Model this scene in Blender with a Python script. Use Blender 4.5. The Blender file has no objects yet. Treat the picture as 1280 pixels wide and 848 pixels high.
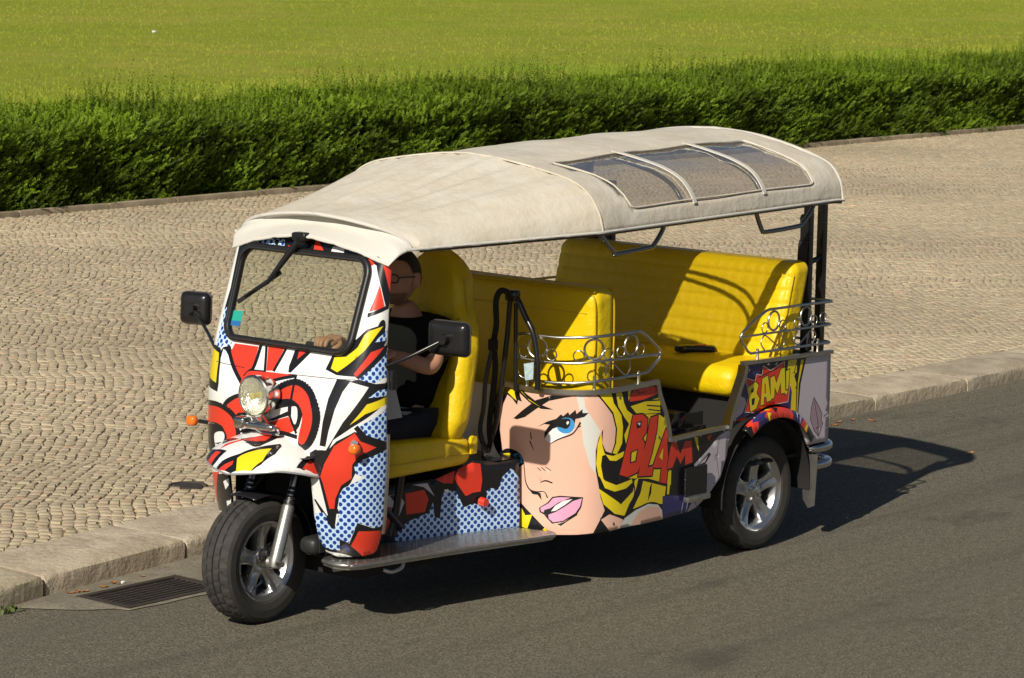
import bpy, bmesh, math, random
import numpy as np
from mathutils import Vector, Matrix, geometry
from mathutils.noise import noise as pnoise
random.seed(7); RNG = np.random.default_rng(7)
scene = bpy.context.scene
COL = scene.collection

# ------------------------------------------------------------------ camera
# metres; x runs along the street (nose of the vehicle at -x), y away across the pavement, z up
CAM_POS = (-8.763755, -8.641871, 2.935892)
CAM_RIGHT = (0.641813, -0.766654, 0.017816)
CAM_UP = (0.097262, 0.104425, 0.989765)
CAM_FWD = (0.760668, 0.633512, -0.141588)
cam_data = bpy.data.cameras.new('camera'); cam = bpy.data.objects.new('camera', cam_data); COL.objects.link(cam)
m = Matrix.Identity(4)
for i in range(3):
    m[i][0] = CAM_RIGHT[i]; m[i][1] = CAM_UP[i]; m[i][2] = -CAM_FWD[i]; m[i][3] = CAM_POS[i]
cam.matrix_world = m
cam_data.sensor_width = 36.0; cam_data.lens = 3840.0/1280*36.0
cam_data.clip_start = .5; cam_data.clip_end = 600
cam_data.dof.use_dof = True; cam_data.dof.focus_distance = 12.9; cam_data.dof.aperture_fstop = 16.0
scene.camera = cam

# ------------------------------------------------------------------ sky, sun, exposure
SUN_DIR = Vector((2.19, .578, -1.604)).normalized()          # the way the light travels
SUN_EL = math.asin(-SUN_DIR.z)
world = bpy.data.worlds.new('World'); scene.world = world; world.use_nodes = True
wn = world.node_tree; wn.nodes.clear()
sky = wn.nodes.new('ShaderNodeTexSky'); sky.sky_type = 'NISHITA'; sky.sun_disc = False
sky.sun_elevation = SUN_EL; sky.sun_rotation = math.atan2(-SUN_DIR.x, -SUN_DIR.y)
sky.air_density = .7; sky.dust_density = 1.0; sky.ozone_density = .5
bg = wn.nodes.new('ShaderNodeBackground'); bg.inputs['Strength'].default_value = .05
wo = wn.nodes.new('ShaderNodeOutputWorld')
wn.links.new(sky.outputs[0], bg.inputs[0]); wn.links.new(bg.outputs[0], wo.inputs[0])
sl = bpy.data.lights.new('sun', 'SUN'); sl.energy = 5.0; sl.angle = math.radians(.53); sl.color = (1.0, .93, .80)
so = bpy.data.objects.new('sun', sl); COL.objects.link(so); so.rotation_euler = SUN_DIR.to_track_quat('-Z', 'Y').to_euler()
so.location = (-8, -3, 8)
scene.view_settings.view_transform = 'Standard'; scene.view_settings.look = 'None'
scene.view_settings.exposure = .04; scene.view_settings.gamma = 1.0; scene.view_settings.use_curve_mapping = False
scene.cycles.max_bounces = 8; scene.cycles.transparent_max_bounces = 12

# ------------------------------------------------------------------ materials
MATS = {}
def nd(nt, t, **kw):
    n = nt.nodes.new(t)
    for k, v in kw.items():
        if k.startswith('i_'): n.inputs[k[2:].replace('_', ' ')].default_value = v
        else: setattr(n, k, v)
    return n
def mat(name, rgb, rough=.5, metal=0., spec=.5, var=None, bump=None, coat=0., attr=None, coords='Object'):
    """var = (scale, amount, second colour) mottles the colour; bump = (scale, strength, distance)"""
    if name in MATS: return MATS[name]
    mt = bpy.data.materials.new(name); mt.use_nodes = True; nt = mt.node_tree
    p = nt.nodes['Principled BSDF']
    p.inputs['Base Color'].default_value = (*rgb, 1); p.inputs['Roughness'].default_value = rough
    p.inputs['Metallic'].default_value = metal; p.inputs['Specular IOR Level'].default_value = spec
    p.inputs['Coat Weight'].default_value = coat; p.inputs['Coat Roughness'].default_value = .06
    tc = nd(nt, 'ShaderNodeTexCoord'); col = None
    if var:
        vs = var if isinstance(var, list) else [var]
        for sc, am, c2 in vs:
            nz = nd(nt, 'ShaderNodeTexNoise', i_Scale=sc, i_Detail=5., i_Roughness=.62)
            nt.links.new(tc.outputs[coords], nz.inputs['Vector'])
            mr = nd(nt, 'ShaderNodeMapRange'); mr.inputs[1].default_value = .42; mr.inputs[2].default_value = .62; mr.inputs[4].default_value = am
            nt.links.new(nz.outputs[0], mr.inputs[0])
            mx = nd(nt, 'ShaderNodeMix', data_type='RGBA')
            nt.links.new(mr.outputs[0], mx.inputs['Factor'])
            if col is None: mx.inputs[6].default_value = (*rgb, 1)
            else: nt.links.new(col, mx.inputs[6])
            mx.inputs[7].default_value = (*c2, 1); col = mx.outputs[2]
    if attr:
        at = nd(nt, 'ShaderNodeAttribute', attribute_name=attr)
        mx = nd(nt, 'ShaderNodeMix', data_type='RGBA', blend_type='MULTIPLY'); mx.inputs['Factor'].default_value = 1
        if col is None: mx.inputs[6].default_value = (*rgb, 1)
        else: nt.links.new(col, mx.inputs[6])
        nt.links.new(at.outputs['Color'], mx.inputs[7]); col = mx.outputs[2]
    if col is not None: nt.links.new(col, p.inputs['Base Color'])
    if bump:
        bs = bump if isinstance(bump, list) else [bump]; prev = None
        for sc, st, ds in bs:
            nz = nd(nt, 'ShaderNodeTexNoise', i_Scale=sc, i_Detail=6., i_Roughness=.6)
            nt.links.new(tc.outputs[coords], nz.inputs['Vector'])
            b = nd(nt, 'ShaderNodeBump', i_Strength=st, i_Distance=ds)
            nt.links.new(nz.outputs[0], b.inputs['Height'])
            if prev: nt.links.new(prev, b.inputs['Normal'])
            prev = b.outputs[0]
        nt.links.new(prev, p.inputs['Normal'])
    MATS[name] = mt; return mt
def glass(name, tint, gloss=.12, rough=.02, body=None, bodyamt=0., ripple=None):
    """a thin pane: light passes tinted, the sky mirrors in it, dust and scratches may scatter"""
    mt = bpy.data.materials.new(name); mt.use_nodes = True; nt = mt.node_tree; nt.nodes.clear()
    o = nd(nt, 'ShaderNodeOutputMaterial'); tr = nd(nt, 'ShaderNodeBsdfTransparent'); tr.inputs[0].default_value = (*tint, 1)
    gl = nd(nt, 'ShaderNodeBsdfGlossy'); gl.inputs['Roughness'].default_value = rough
    if ripple:
        tcx = nd(nt, 'ShaderNodeTexCoord'); nz = nd(nt, 'ShaderNodeTexNoise', i_Scale=ripple[0], i_Detail=3.); nt.links.new(tcx.outputs['Object'], nz.inputs['Vector'])
        bp = nd(nt, 'ShaderNodeBump', i_Strength=ripple[1], i_Distance=ripple[2]); nt.links.new(nz.outputs[0], bp.inputs['Height']); nt.links.new(bp.outputs[0], gl.inputs['Normal'])
    lf = nd(nt, 'ShaderNodeLayerWeight'); lw = nd(nt, 'ShaderNodeMath', operation='POWER'); lw.inputs[1].default_value = 4.0; nt.links.new(lf.outputs['Facing'], lw.inputs[0])
    a = nd(nt, 'ShaderNodeMath', operation='MULTIPLY_ADD'); a.inputs[1].default_value = .8; a.inputs[2].default_value = gloss; a.use_clamp = True
    nt.links.new(lw.outputs[0], a.inputs[0])
    m1 = nd(nt, 'ShaderNodeMixShader'); nt.links.new(a.outputs[0], m1.inputs[0])
    src = tr.outputs[0]
    if body:
        df = nd(nt, 'ShaderNodeBsdfDiffuse'); df.inputs[0].default_value = (*body, 1)
        m0 = nd(nt, 'ShaderNodeMixShader'); m0.inputs[0].default_value = bodyamt
        nt.links.new(tr.outputs[0], m0.inputs[1]); nt.links.new(df.outputs[0], m0.inputs[2]); src = m0.outputs[0]
    nt.links.new(src, m1.inputs[1]); nt.links.new(gl.outputs[0], m1.inputs[2]); nt.links.new(m1.outputs[0], o.inputs[0])
    MATS[name] = mt; return mt
def dots_mat():
    mt = mat('vinyl_dots', (.55,.66,.82), .28, coat=.25); nt = mt.node_tree; p = nt.nodes['Principled BSDF']
    uv = nd(nt, 'ShaderNodeUVMap', uv_map='print')
    best = None
    for off in (0., .5):
        v = nd(nt, 'ShaderNodeVectorMath', operation='MULTIPLY_ADD'); v.inputs[1].default_value = (30, 30, 0); v.inputs[2].default_value = (off, off, 0)
        nt.links.new(uv.outputs[0], v.inputs[0])
        fr = nd(nt, 'ShaderNodeVectorMath', operation='FRACTION'); nt.links.new(v.outputs[0], fr.inputs[0])
        sb = nd(nt, 'ShaderNodeVectorMath', operation='SUBTRACT'); sb.inputs[1].default_value = (.5,.5,0); nt.links.new(fr.outputs[0], sb.inputs[0])
        ln = nd(nt, 'ShaderNodeVectorMath', operation='LENGTH'); nt.links.new(sb.outputs[0], ln.inputs[0])
        if best is None: best = ln.outputs['Value']
        else:
            mi = nd(nt, 'ShaderNodeMath', operation='MINIMUM'); nt.links.new(best, mi.inputs[0]); nt.links.new(ln.outputs['Value'], mi.inputs[1]); best = mi.outputs[0]
    lt = nd(nt, 'ShaderNodeMath', operation='LESS_THAN'); lt.inputs[1].default_value = .262; nt.links.new(best, lt.inputs[0])
    mx = nd(nt, 'ShaderNodeMix', data_type='RGBA'); mx.inputs[6].default_value = (.50,.68,.88,1); mx.inputs[7].default_value = (.012,.050,.28,1)
    nt.links.new(lt.outputs[0], mx.inputs['Factor']); nt.links.new(mx.outputs[2], p.inputs['Base Color'])
    return mt

# ------------------------------------------------------------------ objects
def link(o, parent=None):
    COL.objects.link(o)
    if parent is not None: o.parent = parent
    return o
def tag(o, label=None, cat=None, group=None, kind=None):
    if label: o['label'] = label
    if cat: o['category'] = cat
    if group: o['group'] = group
    if kind: o['kind'] = kind
    return o
def empty(name, loc):
    o = bpy.data.objects.new(name, None); o.location = loc; o.empty_display_size = .2; return link(o)
def make(name, V, Fc, material, parent=None, smooth=35, at=None, mi=None):
    """one mesh object; vertices are given in world metres, `at` moves the origin"""
    me = bpy.data.meshes.new(name)
    V = np.asarray(V, float)
    org = np.array(at if at is not None else V.mean(0))
    me.from_pydata((V-org).tolist(), [], [tuple(int(i) for i in f) for f in Fc]); 
    for mm in (material if isinstance(material, (list, tuple)) else [material]): me.materials.append(mm)
    if mi is not None: me.polygons.foreach_set('material_index', np.asarray(mi, np.int32))
    if smooth: shade(me, smooth)
    me.update()
    o = bpy.data.objects.new(name, me); o.location = org
    if parent is not None and parent.type == 'EMPTY' and parent.parent is None: o.location = org-np.array(parent.location)
    elif parent is not None:
        w = np.array(parent.location)
        q = parent.parent
        while q is not None: w = w+np.array(q.location); q = q.parent
        o.location = org-w
    return link(o, parent)
def shade(me, ang):
    me.polygons.foreach_set('use_smooth', np.ones(len(me.polygons), bool))
    me.set_sharp_from_angle(angle=math.radians(ang))
class MB:
    """collects shapes that make up ONE piece"""
    def __init__(s): s.V = []; s.F = []; s.n = 0
    def add(s, V, Fc):
        V = np.asarray(V, float).reshape(-1, 3); s.V.append(V); s.F += [tuple(i+s.n for i in f) for f in Fc]; s.n += len(V); return s
    def grid(s, G, closeu=False, closev=False):
        G = np.asarray(G, float); a, b = G.shape[:2]; Fc = []
        for i in range(a if closeu else a-1):
            for j in range(b if closev else b-1):
                i2, j2 = (i+1) % a, (j+1) % b; Fc.append((i*b+j, i2*b+j, i2*b+j2, i*b+j2))
        return s.add(G.reshape(-1, 3), Fc)
    def tube(s, P, r, n=8, closed=False, caps=True):
        P = np.asarray(P, float); k = len(P); r = np.broadcast_to(np.asarray(r, float), (k,))
        T = np.zeros_like(P)
        for i in range(k):
            a = P[(i-1) % k] if (closed or i > 0) else P[i]; b = P[(i+1) % k] if (closed or i < k-1) else P[i]
            T[i] = (b-a)/(np.linalg.norm(b-a)+1e-12)
        up = np.array([0, 0, 1.]) if abs(T[0][2]) < .9 else np.array([1., 0, 0])
        N = np.cross(up, T[0]); N /= np.linalg.norm(N); G = []
        for i in range(k):
            N = N-T[i]*np.dot(N, T[i]); N /= np.linalg.norm(N)+1e-12; B = np.cross(T[i], N)
            an = np.arange(n)*2*np.pi/n
            G.append(P[i]+r[i]*(np.cos(an)[:, None]*N+np.sin(an)[:, None]*B))
        n0 = s.n; s.grid(G, closeu=closed, closev=True)
        if caps and not closed: s.F.append(tuple(n0+j for j in range(n))[::-1]); s.F.append(tuple(n0+(k-1)*n+j for j in range(n)))
        return s
    def ribbon(s, P, w, t, up=(0,0,1)):
        """flat strap along P, w wide across `up x tangent`, t thick"""
        P = np.asarray(P, float); k = len(P); G = []
        for i in range(k):
            T = P[min(i+1, k-1)]-P[max(i-1, 0)]; T /= np.linalg.norm(T)+1e-12
            A = np.cross(T, up); A /= np.linalg.norm(A)+1e-9; B = np.cross(A, T)
            G.append([P[i]+A*w/2+B*t/2, P[i]-A*w/2+B*t/2, P[i]-A*w/2-B*t/2, P[i]+A*w/2-B*t/2])
        n0 = s.n; s.grid(G, closev=True); s.F += [tuple(n0+j for j in (3,2,1,0)), tuple(n0+4*(k-1)+j for j in range(4))]; return s
    def box(s, lo, hi):
        lo, hi = np.array(lo, float), np.array(hi, float)
        V = [[(lo, hi)[(i >> a) & 1][a] for a in range(3)] for i in range(8)]
        return s.add(V, [(0,2,3,1),(4,5,7,6),(0,1,5,4),(2,6,7,3),(0,4,6,2),(1,3,7,5)])
    def rbox(s, c, h, r, n=6, fn=None, M=None):
        """box with round edges: centre c, half sizes h, edge radius r"""
        h = np.array(h, float); V = []; Fc = []; inn = np.maximum(h-r, 1e-5)
        t = np.linspace(-1, 1, n+1)
        for ax in range(3):
            for sg in (-1, 1):
                U, W = np.meshgrid(t, t, indexing='ij'); q = np.zeros((n+1, n+1, 3))
                b, d = (ax+1) % 3, (ax+2) % 3
                # samples crowd towards the edges
                f = lambda x, hh: np.sign(x)*hh*(1-(1-np.abs(x))**1.6)
                q[..., ax] = sg*h[ax]; q[..., b] = f(U, h[b]); q[..., d] = f(W, h[d])
                cl = np.clip(q, -inn, inn); dv = q-cl; q = cl+r*dv/(np.linalg.norm(dv, axis=-1, keepdims=True)+1e-12)
                k = len(V); V += q.reshape(-1, 3).tolist()
                for i in range(n):
                    for j in range(n):
                        f4 = (k+i*(n+1)+j, k+(i+1)*(n+1)+j, k+(i+1)*(n+1)+j+1, k+i*(n+1)+j+1); Fc.append(f4 if sg > 0 else f4[::-1])
        V = np.array(V)
        # weld the seams
        key = np.round(V, 6); uq, inv = np.unique(key, axis=0, return_inverse=True); inv = inv.ravel()
        Fc = [tuple(inv[i] for i in f) for f in Fc]; V = uq
        if fn is not None: V = fn(V)
        if M is not None: V = V @ np.array(M).T
        return s.add(V+np.array(c, float), Fc)
    def lathe(s, prof, c, axis, n=48, ang=None):
        """prof = (radius, along axis)"""
        ax = np.array(axis, float); ax /= np.linalg.norm(ax); u = np.cross(ax, (0, 0, 1.)); 
        if np.linalg.norm(u) < .1: u = np.array([1., 0, 0])
        u /= np.linalg.norm(u); w = np.cross(u, ax); an = np.arange(n)*2*np.pi/n
        G = [[np.array(c)+ax*z+r*(np.cos(a)*u+np.sin(a)*w) for a in an] for r, z in prof]
        return s.grid(G, closev=True)
    def ring(s, c, R, r, axis, n=20, m=6, squash=1.):
        ax = np.array(axis, float); ax /= np.linalg.norm(ax); u = np.cross(ax, (0, 0, 1.)); u /= np.linalg.norm(u); w = np.cross(u, ax)
        return s.tube([np.array(c)+R*(np.cos(a)*u*squash+np.sin(a)*w) for a in np.arange(n)*2*np.pi/n], r, m, closed=True)
    def build(s, name, material, parent=None, smooth=35, **kw):
        return make(name, np.vstack(s.V), s.F, material, parent, smooth, **kw)
def smoothline(P, n=6, closed=False):
    P = np.asarray(P, float)
    Q = np.vstack([P[-1], P, P[0], P[1]]) if closed else np.vstack([2*P[0]-P[1], P, 2*P[-1]-P[-2]])
    out = []
    for i in range(1, len(Q)-2):
        a, b, c, d = Q[i-1], Q[i], Q[i+1], Q[i+2]
        for k in range(n):
            t = k/n; out.append(.5*((2*b)+(-a+c)*t+(2*a-5*b+4*c-d)*t*t+(-a+3*b-3*c+d)*t**3))
    if not closed: out.append(Q[-2])
    return np.array(out)
def rotz(a): c, s = math.cos(a), math.sin(a); return np.array([[c,-s,0],[s,c,0],[0,0,1.]])
def roty(a): c, s = math.cos(a), math.sin(a); return np.array([[c,0,s],[0,1,0],[-s,0,c]])
def rotx(a): c, s = math.cos(a), math.sin(a); return np.array([[1,0,0],[0,c,-s],[0,s,c]])

# ------------------------------------------------------------------ printed panels: outlines cut into the sheet, each colour its own faces
def inside(poly, P):
    x, y = P[:, 0], P[:, 1]; r = np.zeros(len(P), bool); n = len(poly); j = n-1
    for i in range(n):
        xi, yi = poly[i]; xj, yj = poly[j]
        if yi != yj:
            c = ((yi > y) != (yj > y)) & (x < (xj-xi)*(y-yi)/(yj-yi)+xi); r ^= c
        j = i
    return r
def art_polys(art):
    out = []
    for c, flat, w in art:
        p = np.array(flat, float).reshape(-1, 2)
        if isinstance(w, (int,)):                     # a filled outline: 0 straight, 1 rounded
            out.append((c, smoothline(p, 5, True) if w else p))
        else:
            ww = np.array(w if isinstance(w, tuple) else [w]*len(p), float)/2
            closed = np.allclose(p[0], p[-1])
            if len(p) > 2 and not closed:
                q = smoothline(np.column_stack([p, ww]), 5); p, ww = q[:, :2], np.abs(q[:, 2])
            for i in range(len(p)-1):
                d = p[i+1]-p[i]; l = np.hypot(*d)
                if l < 1e-6: continue
                nn = np.array([-d[1], d[0]])/l
                out.append((c, np.array([p[i]+nn*ww[i], p[i+1]+nn*ww[i+1], p[i+1]-nn*ww[i+1], p[i]-nn*ww[i]])))
                if 0 < i: out.append((c, p[i]+ww[i]*np.array([(math.cos(a), math.sin(a)) for a in np.arange(8)*math.pi/4])))
    return out
def printed(name, fn, art, dom, base, parent, step=.025, holes=(), thick=.01, back=None, flip=False, edgelen=.02):
    dom = np.array(dom, float).reshape(-1, 2); polys = art_polys(art); pts = []; edges = []
    def addloop(L):
        k0 = len(pts); n = len(L); ring = []
        for i in range(n):
            a, b = L[i], L[(i+1) % n]; m_ = max(1, int(np.hypot(*(b-a))/edgelen))
            for t in range(m_): ring.append(a+(b-a)*t/m_)
        for q in ring: pts.append(q)
        for i in range(len(ring)): edges.append((k0+i, k0+(i+1) % len(ring)))
    addloop(dom)
    for h in holes: addloop(np.array(h, float).reshape(-1, 2))
    for c, p in polys: addloop(p)
    lo, hi = dom.min(0), dom.max(0)
    for x in np.arange(lo[0], hi[0], step):
        for y in np.arange(lo[1], hi[1], step): pts.append(np.array([x+.37*step, y+.41*step]))
    r = geometry.delaunay_2d_cdt([Vector((float(p[0]), float(p[1]))) for p in pts], edges, [], 0, 1e-5, False)
    V2 = np.array([tuple(v) for v in r[0]]); T = np.array([f for f in r[2]])
    ce = V2[T].mean(1); ok = inside(dom, ce)
    for h in holes: ok &= ~inside(np.array(h, float).reshape(-1, 2), ce)
    a = V2[T[:, 1]]-V2[T[:, 0]]; b = V2[T[:, 2]]-V2[T[:, 0]]; ok &= np.abs(a[:, 0]*b[:, 1]-a[:, 1]*b[:, 0]) > 1e-9
    T = T[ok]; ce = ce[ok]
    slots = []; idx = np.zeros(len(T), np.int32)
    def slot(c):
        if c not in slots: slots.append(c)
        return slots.index(c)
    idx[:] = slot(base)
    for c, p in polys:
        bb = (ce[:, 0] >= p[:, 0].min()) & (ce[:, 0] <= p[:, 0].max()) & (ce[:, 1] >= p[:, 1].min()) & (ce[:, 1] <= p[:, 1].max())
        k = np.where(bb)[0]
        if len(k): idx[k[inside(p, ce[k])]] = slot(c)
    used = np.unique(T); rm = -np.ones(len(V2), int); rm[used] = np.arange(len(used)); T = rm[T]; V2 = V2[used]
    V = fn(V2[:, 0], V2[:, 1])
    if flip: T = T[:, ::-1]
    o = make(name, V, T.tolist(), [VINYL[c] for c in slots]+[back or VINYL['in']], parent, 0, mi=idx)
    me = o.data; me.polygons.foreach_set('use_smooth', np.ones(len(me.polygons), bool))
    uvl = me.uv_layers.new(name='print'); li = np.zeros(len(me.loops), np.int32); me.loops.foreach_get('vertex_index', li)
    uvl.data.foreach_set('uv', V2[li].astype(np.float32).ravel())
    if thick:
        sd = o.modifiers.new('thickness', 'SOLIDIFY'); sd.thickness = thick; sd.offset = -1; sd.material_offset = 50; sd.material_offset_rim = 50; sd.use_rim = True
    return o
# ================================================================== the setting
def cam_xy(P):
    """metres right / up of the view axis and depth, to know what the photograph's frame takes in"""
    d = np.asarray(P, float)-np.array(CAM_POS)
    z = d@np.array(CAM_FWD); return d@np.array(CAM_RIGHT)/z*3840, d@np.array(CAM_UP)/z*3840, z
def in_view(P, margin=140):
    a, b, z = cam_xy(P); return (np.abs(a) < 640+margin) & (np.abs(b) < 424+margin) & (z > 1)
def kerb_y(x):   # street face of the kerb
    return np.interp(x, [-6, -.6, -.3, .15, .62, 1.0, 1.6, 60], [.70, .86, .92, .965, 1.03, 1.09, 1.12, 1.12])
KERB_W = .46; PAVE_Z = .082

# ---- road, with a hole for the drain
asphalt = mat('asphalt', (.085,.080,.067), .9, spec=.2, var=[(.35,.6,(.070,.065,.053)),(1.3,.5,(.094,.086,.066)),(4,.35,(.086,.079,.060)),(62,1.,(.044,.040,.030)),(50,.8,(.16,.144,.105)),(105,.85,(.27,.24,.18)),(20,.4,(.070,.064,.048))], bump=[(60,.9,.011),(140,.6,.004)])
GX0, GX1, GY0, GY1 = -.215, .325, .515, .805      # grate opening
xs_ = [-14, GX0, GX1, 6, 14, 30, 70]; ys_ = [-16, -4, GY0, GY1, 1.5]
V = [(x, y, 0) for x in xs_ for y in ys_]; Fc = []
for i in range(len(xs_)-1):
    for j in range(len(ys_)-1):
        if i == 1 and j == 2: continue
        n = len(ys_); Fc.append((i*n+j, (i+1)*n+j, (i+1)*n+j+1, i*n+j+1))
tag(make('road', V, Fc, asphalt, smooth=0), kind='structure')
nt = asphalt.node_tree; pb = nt.nodes['Principled BSDF']; prev = pb.inputs['Base Color'].links[0].from_socket   # worn and dirtied along the way the traffic runs
for sc, am, c2, lo_, hi_ in (((.05,.9,1), .55, (.125,.115,.092), .50, .72), ((.10,2.2,1), .45, (.055,.051,.043), .52, .75), ((.6,.9,1), .5, (.050,.046,.039), .62, .72)):
    tc = nd(nt, 'ShaderNodeTexCoord'); mp_ = nd(nt, 'ShaderNodeMapping'); mp_.inputs['Scale'].default_value = sc; nz = nd(nt, 'ShaderNodeTexNoise', i_Scale=1.6, i_Detail=4., i_Roughness=.6)
    nt.links.new(tc.outputs['Object'], mp_.inputs['Vector']); nt.links.new(mp_.outputs[0], nz.inputs['Vector'])
    mr = nd(nt, 'ShaderNodeMapRange'); mr.inputs[1].default_value = lo_; mr.inputs[2].default_value = hi_; mr.inputs[4].default_value = am; nt.links.new(nz.outputs[0], mr.inputs[0])
    mx = nd(nt, 'ShaderNodeMix', data_type='RGBA', blend_type='MIX'); nt.links.new(mr.outputs[0], mx.inputs['Factor']); nt.links.new(prev, mx.inputs[6]); mx.inputs[7].default_value = (*c2, 1); prev = mx.outputs[2]
nt.links.new(prev, pb.inputs['Base Color'])
# concrete apron round the drain
concrete = mat('old_concrete', (.22,.195,.145), .9, spec=.2, var=[(9,.8,(.12,.108,.082)),(60,.6,(.30,.27,.21)),(2.5,.7,(.16,.143,.108))], bump=[(60,.5,.006),(220,.3,.003)])
def apron_edge(x): return np.interp(x, [-.62,-.50,-.36,-.2,.05,.32,.5,.7,.92], [.95,.80,.62,.490,.470,.474,.54,.74,1.0])+.008*np.sin(x*19)
xa = sorted(set(np.linspace(-.62, .92, 40).tolist()+[GX0-.02, GX1+.02]))
V = []; Fc = []
cols = []
for x in xa:
    ky = float(kerb_y(x))+.05; ae = float(apron_edge(x)); row = [min(ae, GY0-.03) if GX0-.03 < x < GX1+.03 else min(ae, ky), 0, 0, ky]; row[1] = GY0-.02 if GX0-.03 < x < GX1+.03 else row[0]+(ky-row[0])*.3; row[2] = GY1+.02 if GX0-.03 < x < GX1+.03 else row[0]+(ky-row[0])*.7
    cols.append([(x, y, .004+.004*(k > 0)) for k, y in enumerate(row)])
for i in range(len(xa)-1):
    for j in range(3):
        if j == 1 and GX0-.021 <= xa[i] and xa[i+1] <= GX1+.021: continue
        k = len(V); V += [cols[i][j], cols[i+1][j], cols[i+1][j+1], cols[i][j+1]]; Fc.append((k, k+1, k+2, k+3))
tag(make('gutter_apron', V, Fc, concrete, smooth=0), kind='structure')
# drain pit and grate
iron = mat('cast_iron', (.050,.042,.036), .65, .3, var=(40,.5,(.09,.07,.05)), bump=(200,.3,.002))
dark = mat('drain_dark', (.012,.011,.010), .95)
g = empty('drain_grate', ((GX0+GX1)/2, (GY0+GY1)/2, 0))
tag(g, 'dark iron drain grate in the gutter below the kerb', 'drain grate')
b = MB(); b.box((GX0-.018, GY0-.018, -.4), (GX0, GY1+.018, .0)); b.box((GX1, GY0-.018, -.4), (GX1+.018, GY1+.018, .0)); b.box((GX0, GY0-.018, -.4), (GX1, GY0, .0)); b.box((GX0, GY1, -.4), (GX1, GY1+.018, .0)); b.box((GX0-.018, GY0-.018, -.42), (GX1+.018, GY1+.018, -.4))
b.build('pit', dark, g, 0)
b = MB(); t_ = .016
b.box((GX0-.012, GY0-.012, -.03), (GX0+t_, GY1+.012, .010)); b.box((GX1-t_, GY0-.012, -.03), (GX1+.012, GY1+.012, .010)); b.box((GX0+t_, GY0-.012, -.03), (GX1-t_, GY0+t_, .010)); b.box((GX0+t_, GY1-t_, -.03), (GX1-t_, GY1+.012, .010))
b.build('frame', iron, g, 0)
for k in range(7):
    y = GY0+.030+(GY1-GY0-.06)*(k+.5)/7
    MB().rbox(((GX0+GX1)/2, y, -.006), ((GX1-GX0)/2-t_, .0075, .014), .003, 2).build('bar', iron, g, 30)
for k in range(3):
    x = GX0+(GX1-GX0)*(k+1)/4
    MB().rbox((x, (GY0+GY1)/2, -.010), (.009, (GY1-GY0)/2-t_, .013), .003, 2).build('cross_bar', iron, g, 30)

# ---- kerb: each stone is its own piece
kerbm = mat('kerb_limestone', (.54,.47,.355), .88, spec=.2, var=[(5,.75,(.27,.225,.16)),(30,.6,(.58,.51,.40)),(1.3,.7,(.42,.355,.255)),(70,.4,(.30,.25,.19))], bump=[(12,.5,.02),(30,.6,.012),(160,.35,.003)], attr='shade')
kerbroot = tag(empty('kerb', (4, 1.35, 0)), kind='structure')
def colour_attr(me, vals):
    ca = me.color_attributes.new('shade', 'FLOAT_COLOR', 'CORNER'); n = len(me.loops)
    arr = np.ones((n, 4), np.float32); arr[:, :3] = vals; ca.data.foreach_set('color', arr.ravel())
def kerb_stone(x0, x1, w0, w1, ztop, tilt=0., y_in=0.):
    """a stone between x0 and x1 from the face to KERB_W behind it, worn round along the street edge"""
    n = max(6, int((x1-x0)/.05)); G = []
    sd = random.random()*50
    for i in range(n+1):
        x = x0+(x1-x0)*i/n; yf = float(kerb_y(x))+y_in
        e = min(i, n-i)/n*(x1-x0); dr = .012*math.exp(-e/.03)
        wob = .006*pnoise(Vector((x*4, sd, 0)))+.003*pnoise(Vector((x*15, sd, 3)))
        zt = ztop+tilt*(i/n-.5)
        ch = .016+.012*max(0, pnoise(Vector((x*7, sd, 9))))
        G.append([(x, yf+.004+wob, -.05), (x, yf+wob, zt-.035), (x, yf+wob+ch*.25, zt-ch*.6-dr), (x, yf+ch+wob, zt-dr*.7), (x, yf+.12, zt-dr*.3+.002*pnoise(Vector((x*6, sd, 1)))), (x, yf+w1*.6, zt-dr*.3+.003*pnoise(Vector((x*6, sd, 5)))), (x, yf+w1, zt-dr*.6), (x, yf+w1, -.05)])
    b = MB(); b.grid(G); b.F.append(tuple(range(8))); k = n*8; b.F.append(tuple(range(k, k+8))[::-1])
    o = b.build('kerb_stone', kerbm, kerbroot, 40); s_ = random.uniform(.86, 1.1)
    colour_attr(o.data, (s_, s_*random.uniform(.97, 1.0), s_*random.uniform(.93, 1.0))); return o
xk = -7.6; spans = []
for L_ in (1.2, 1.3, 1.25, 1.2, 1.1): spans.append((xk, xk+L_)); xk += L_
spans += [(xk, -.335)] if xk < -.5 else []
spans += [(-.310, .60), (.622, 1.72), (1.73, 2.9)]; xk = 2.91
while xk < 34:
    L_ = random.uniform(1.0, 1.35); spans.append((xk, xk+L_-.008)); xk += L_
for a_, b_ in spans:
    if a_ < -.3: kerb_stone(a_, b_, 0, KERB_W, .098, 0.)
    elif a_ < .5:                       # the long stone over the drain stands proud, a narrow slab behind it
        kerb_stone(a_, b_-.012, 0, .30, .134, .016, -.030)
        o = kerb_stone(a_+.05, b_+.12, 0, .15, .096, .0, .315)
    else: kerb_stone(a_, b_, 0, KERB_W, .086 if a_ > 1 else .092, random.uniform(-.006, .006))

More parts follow.
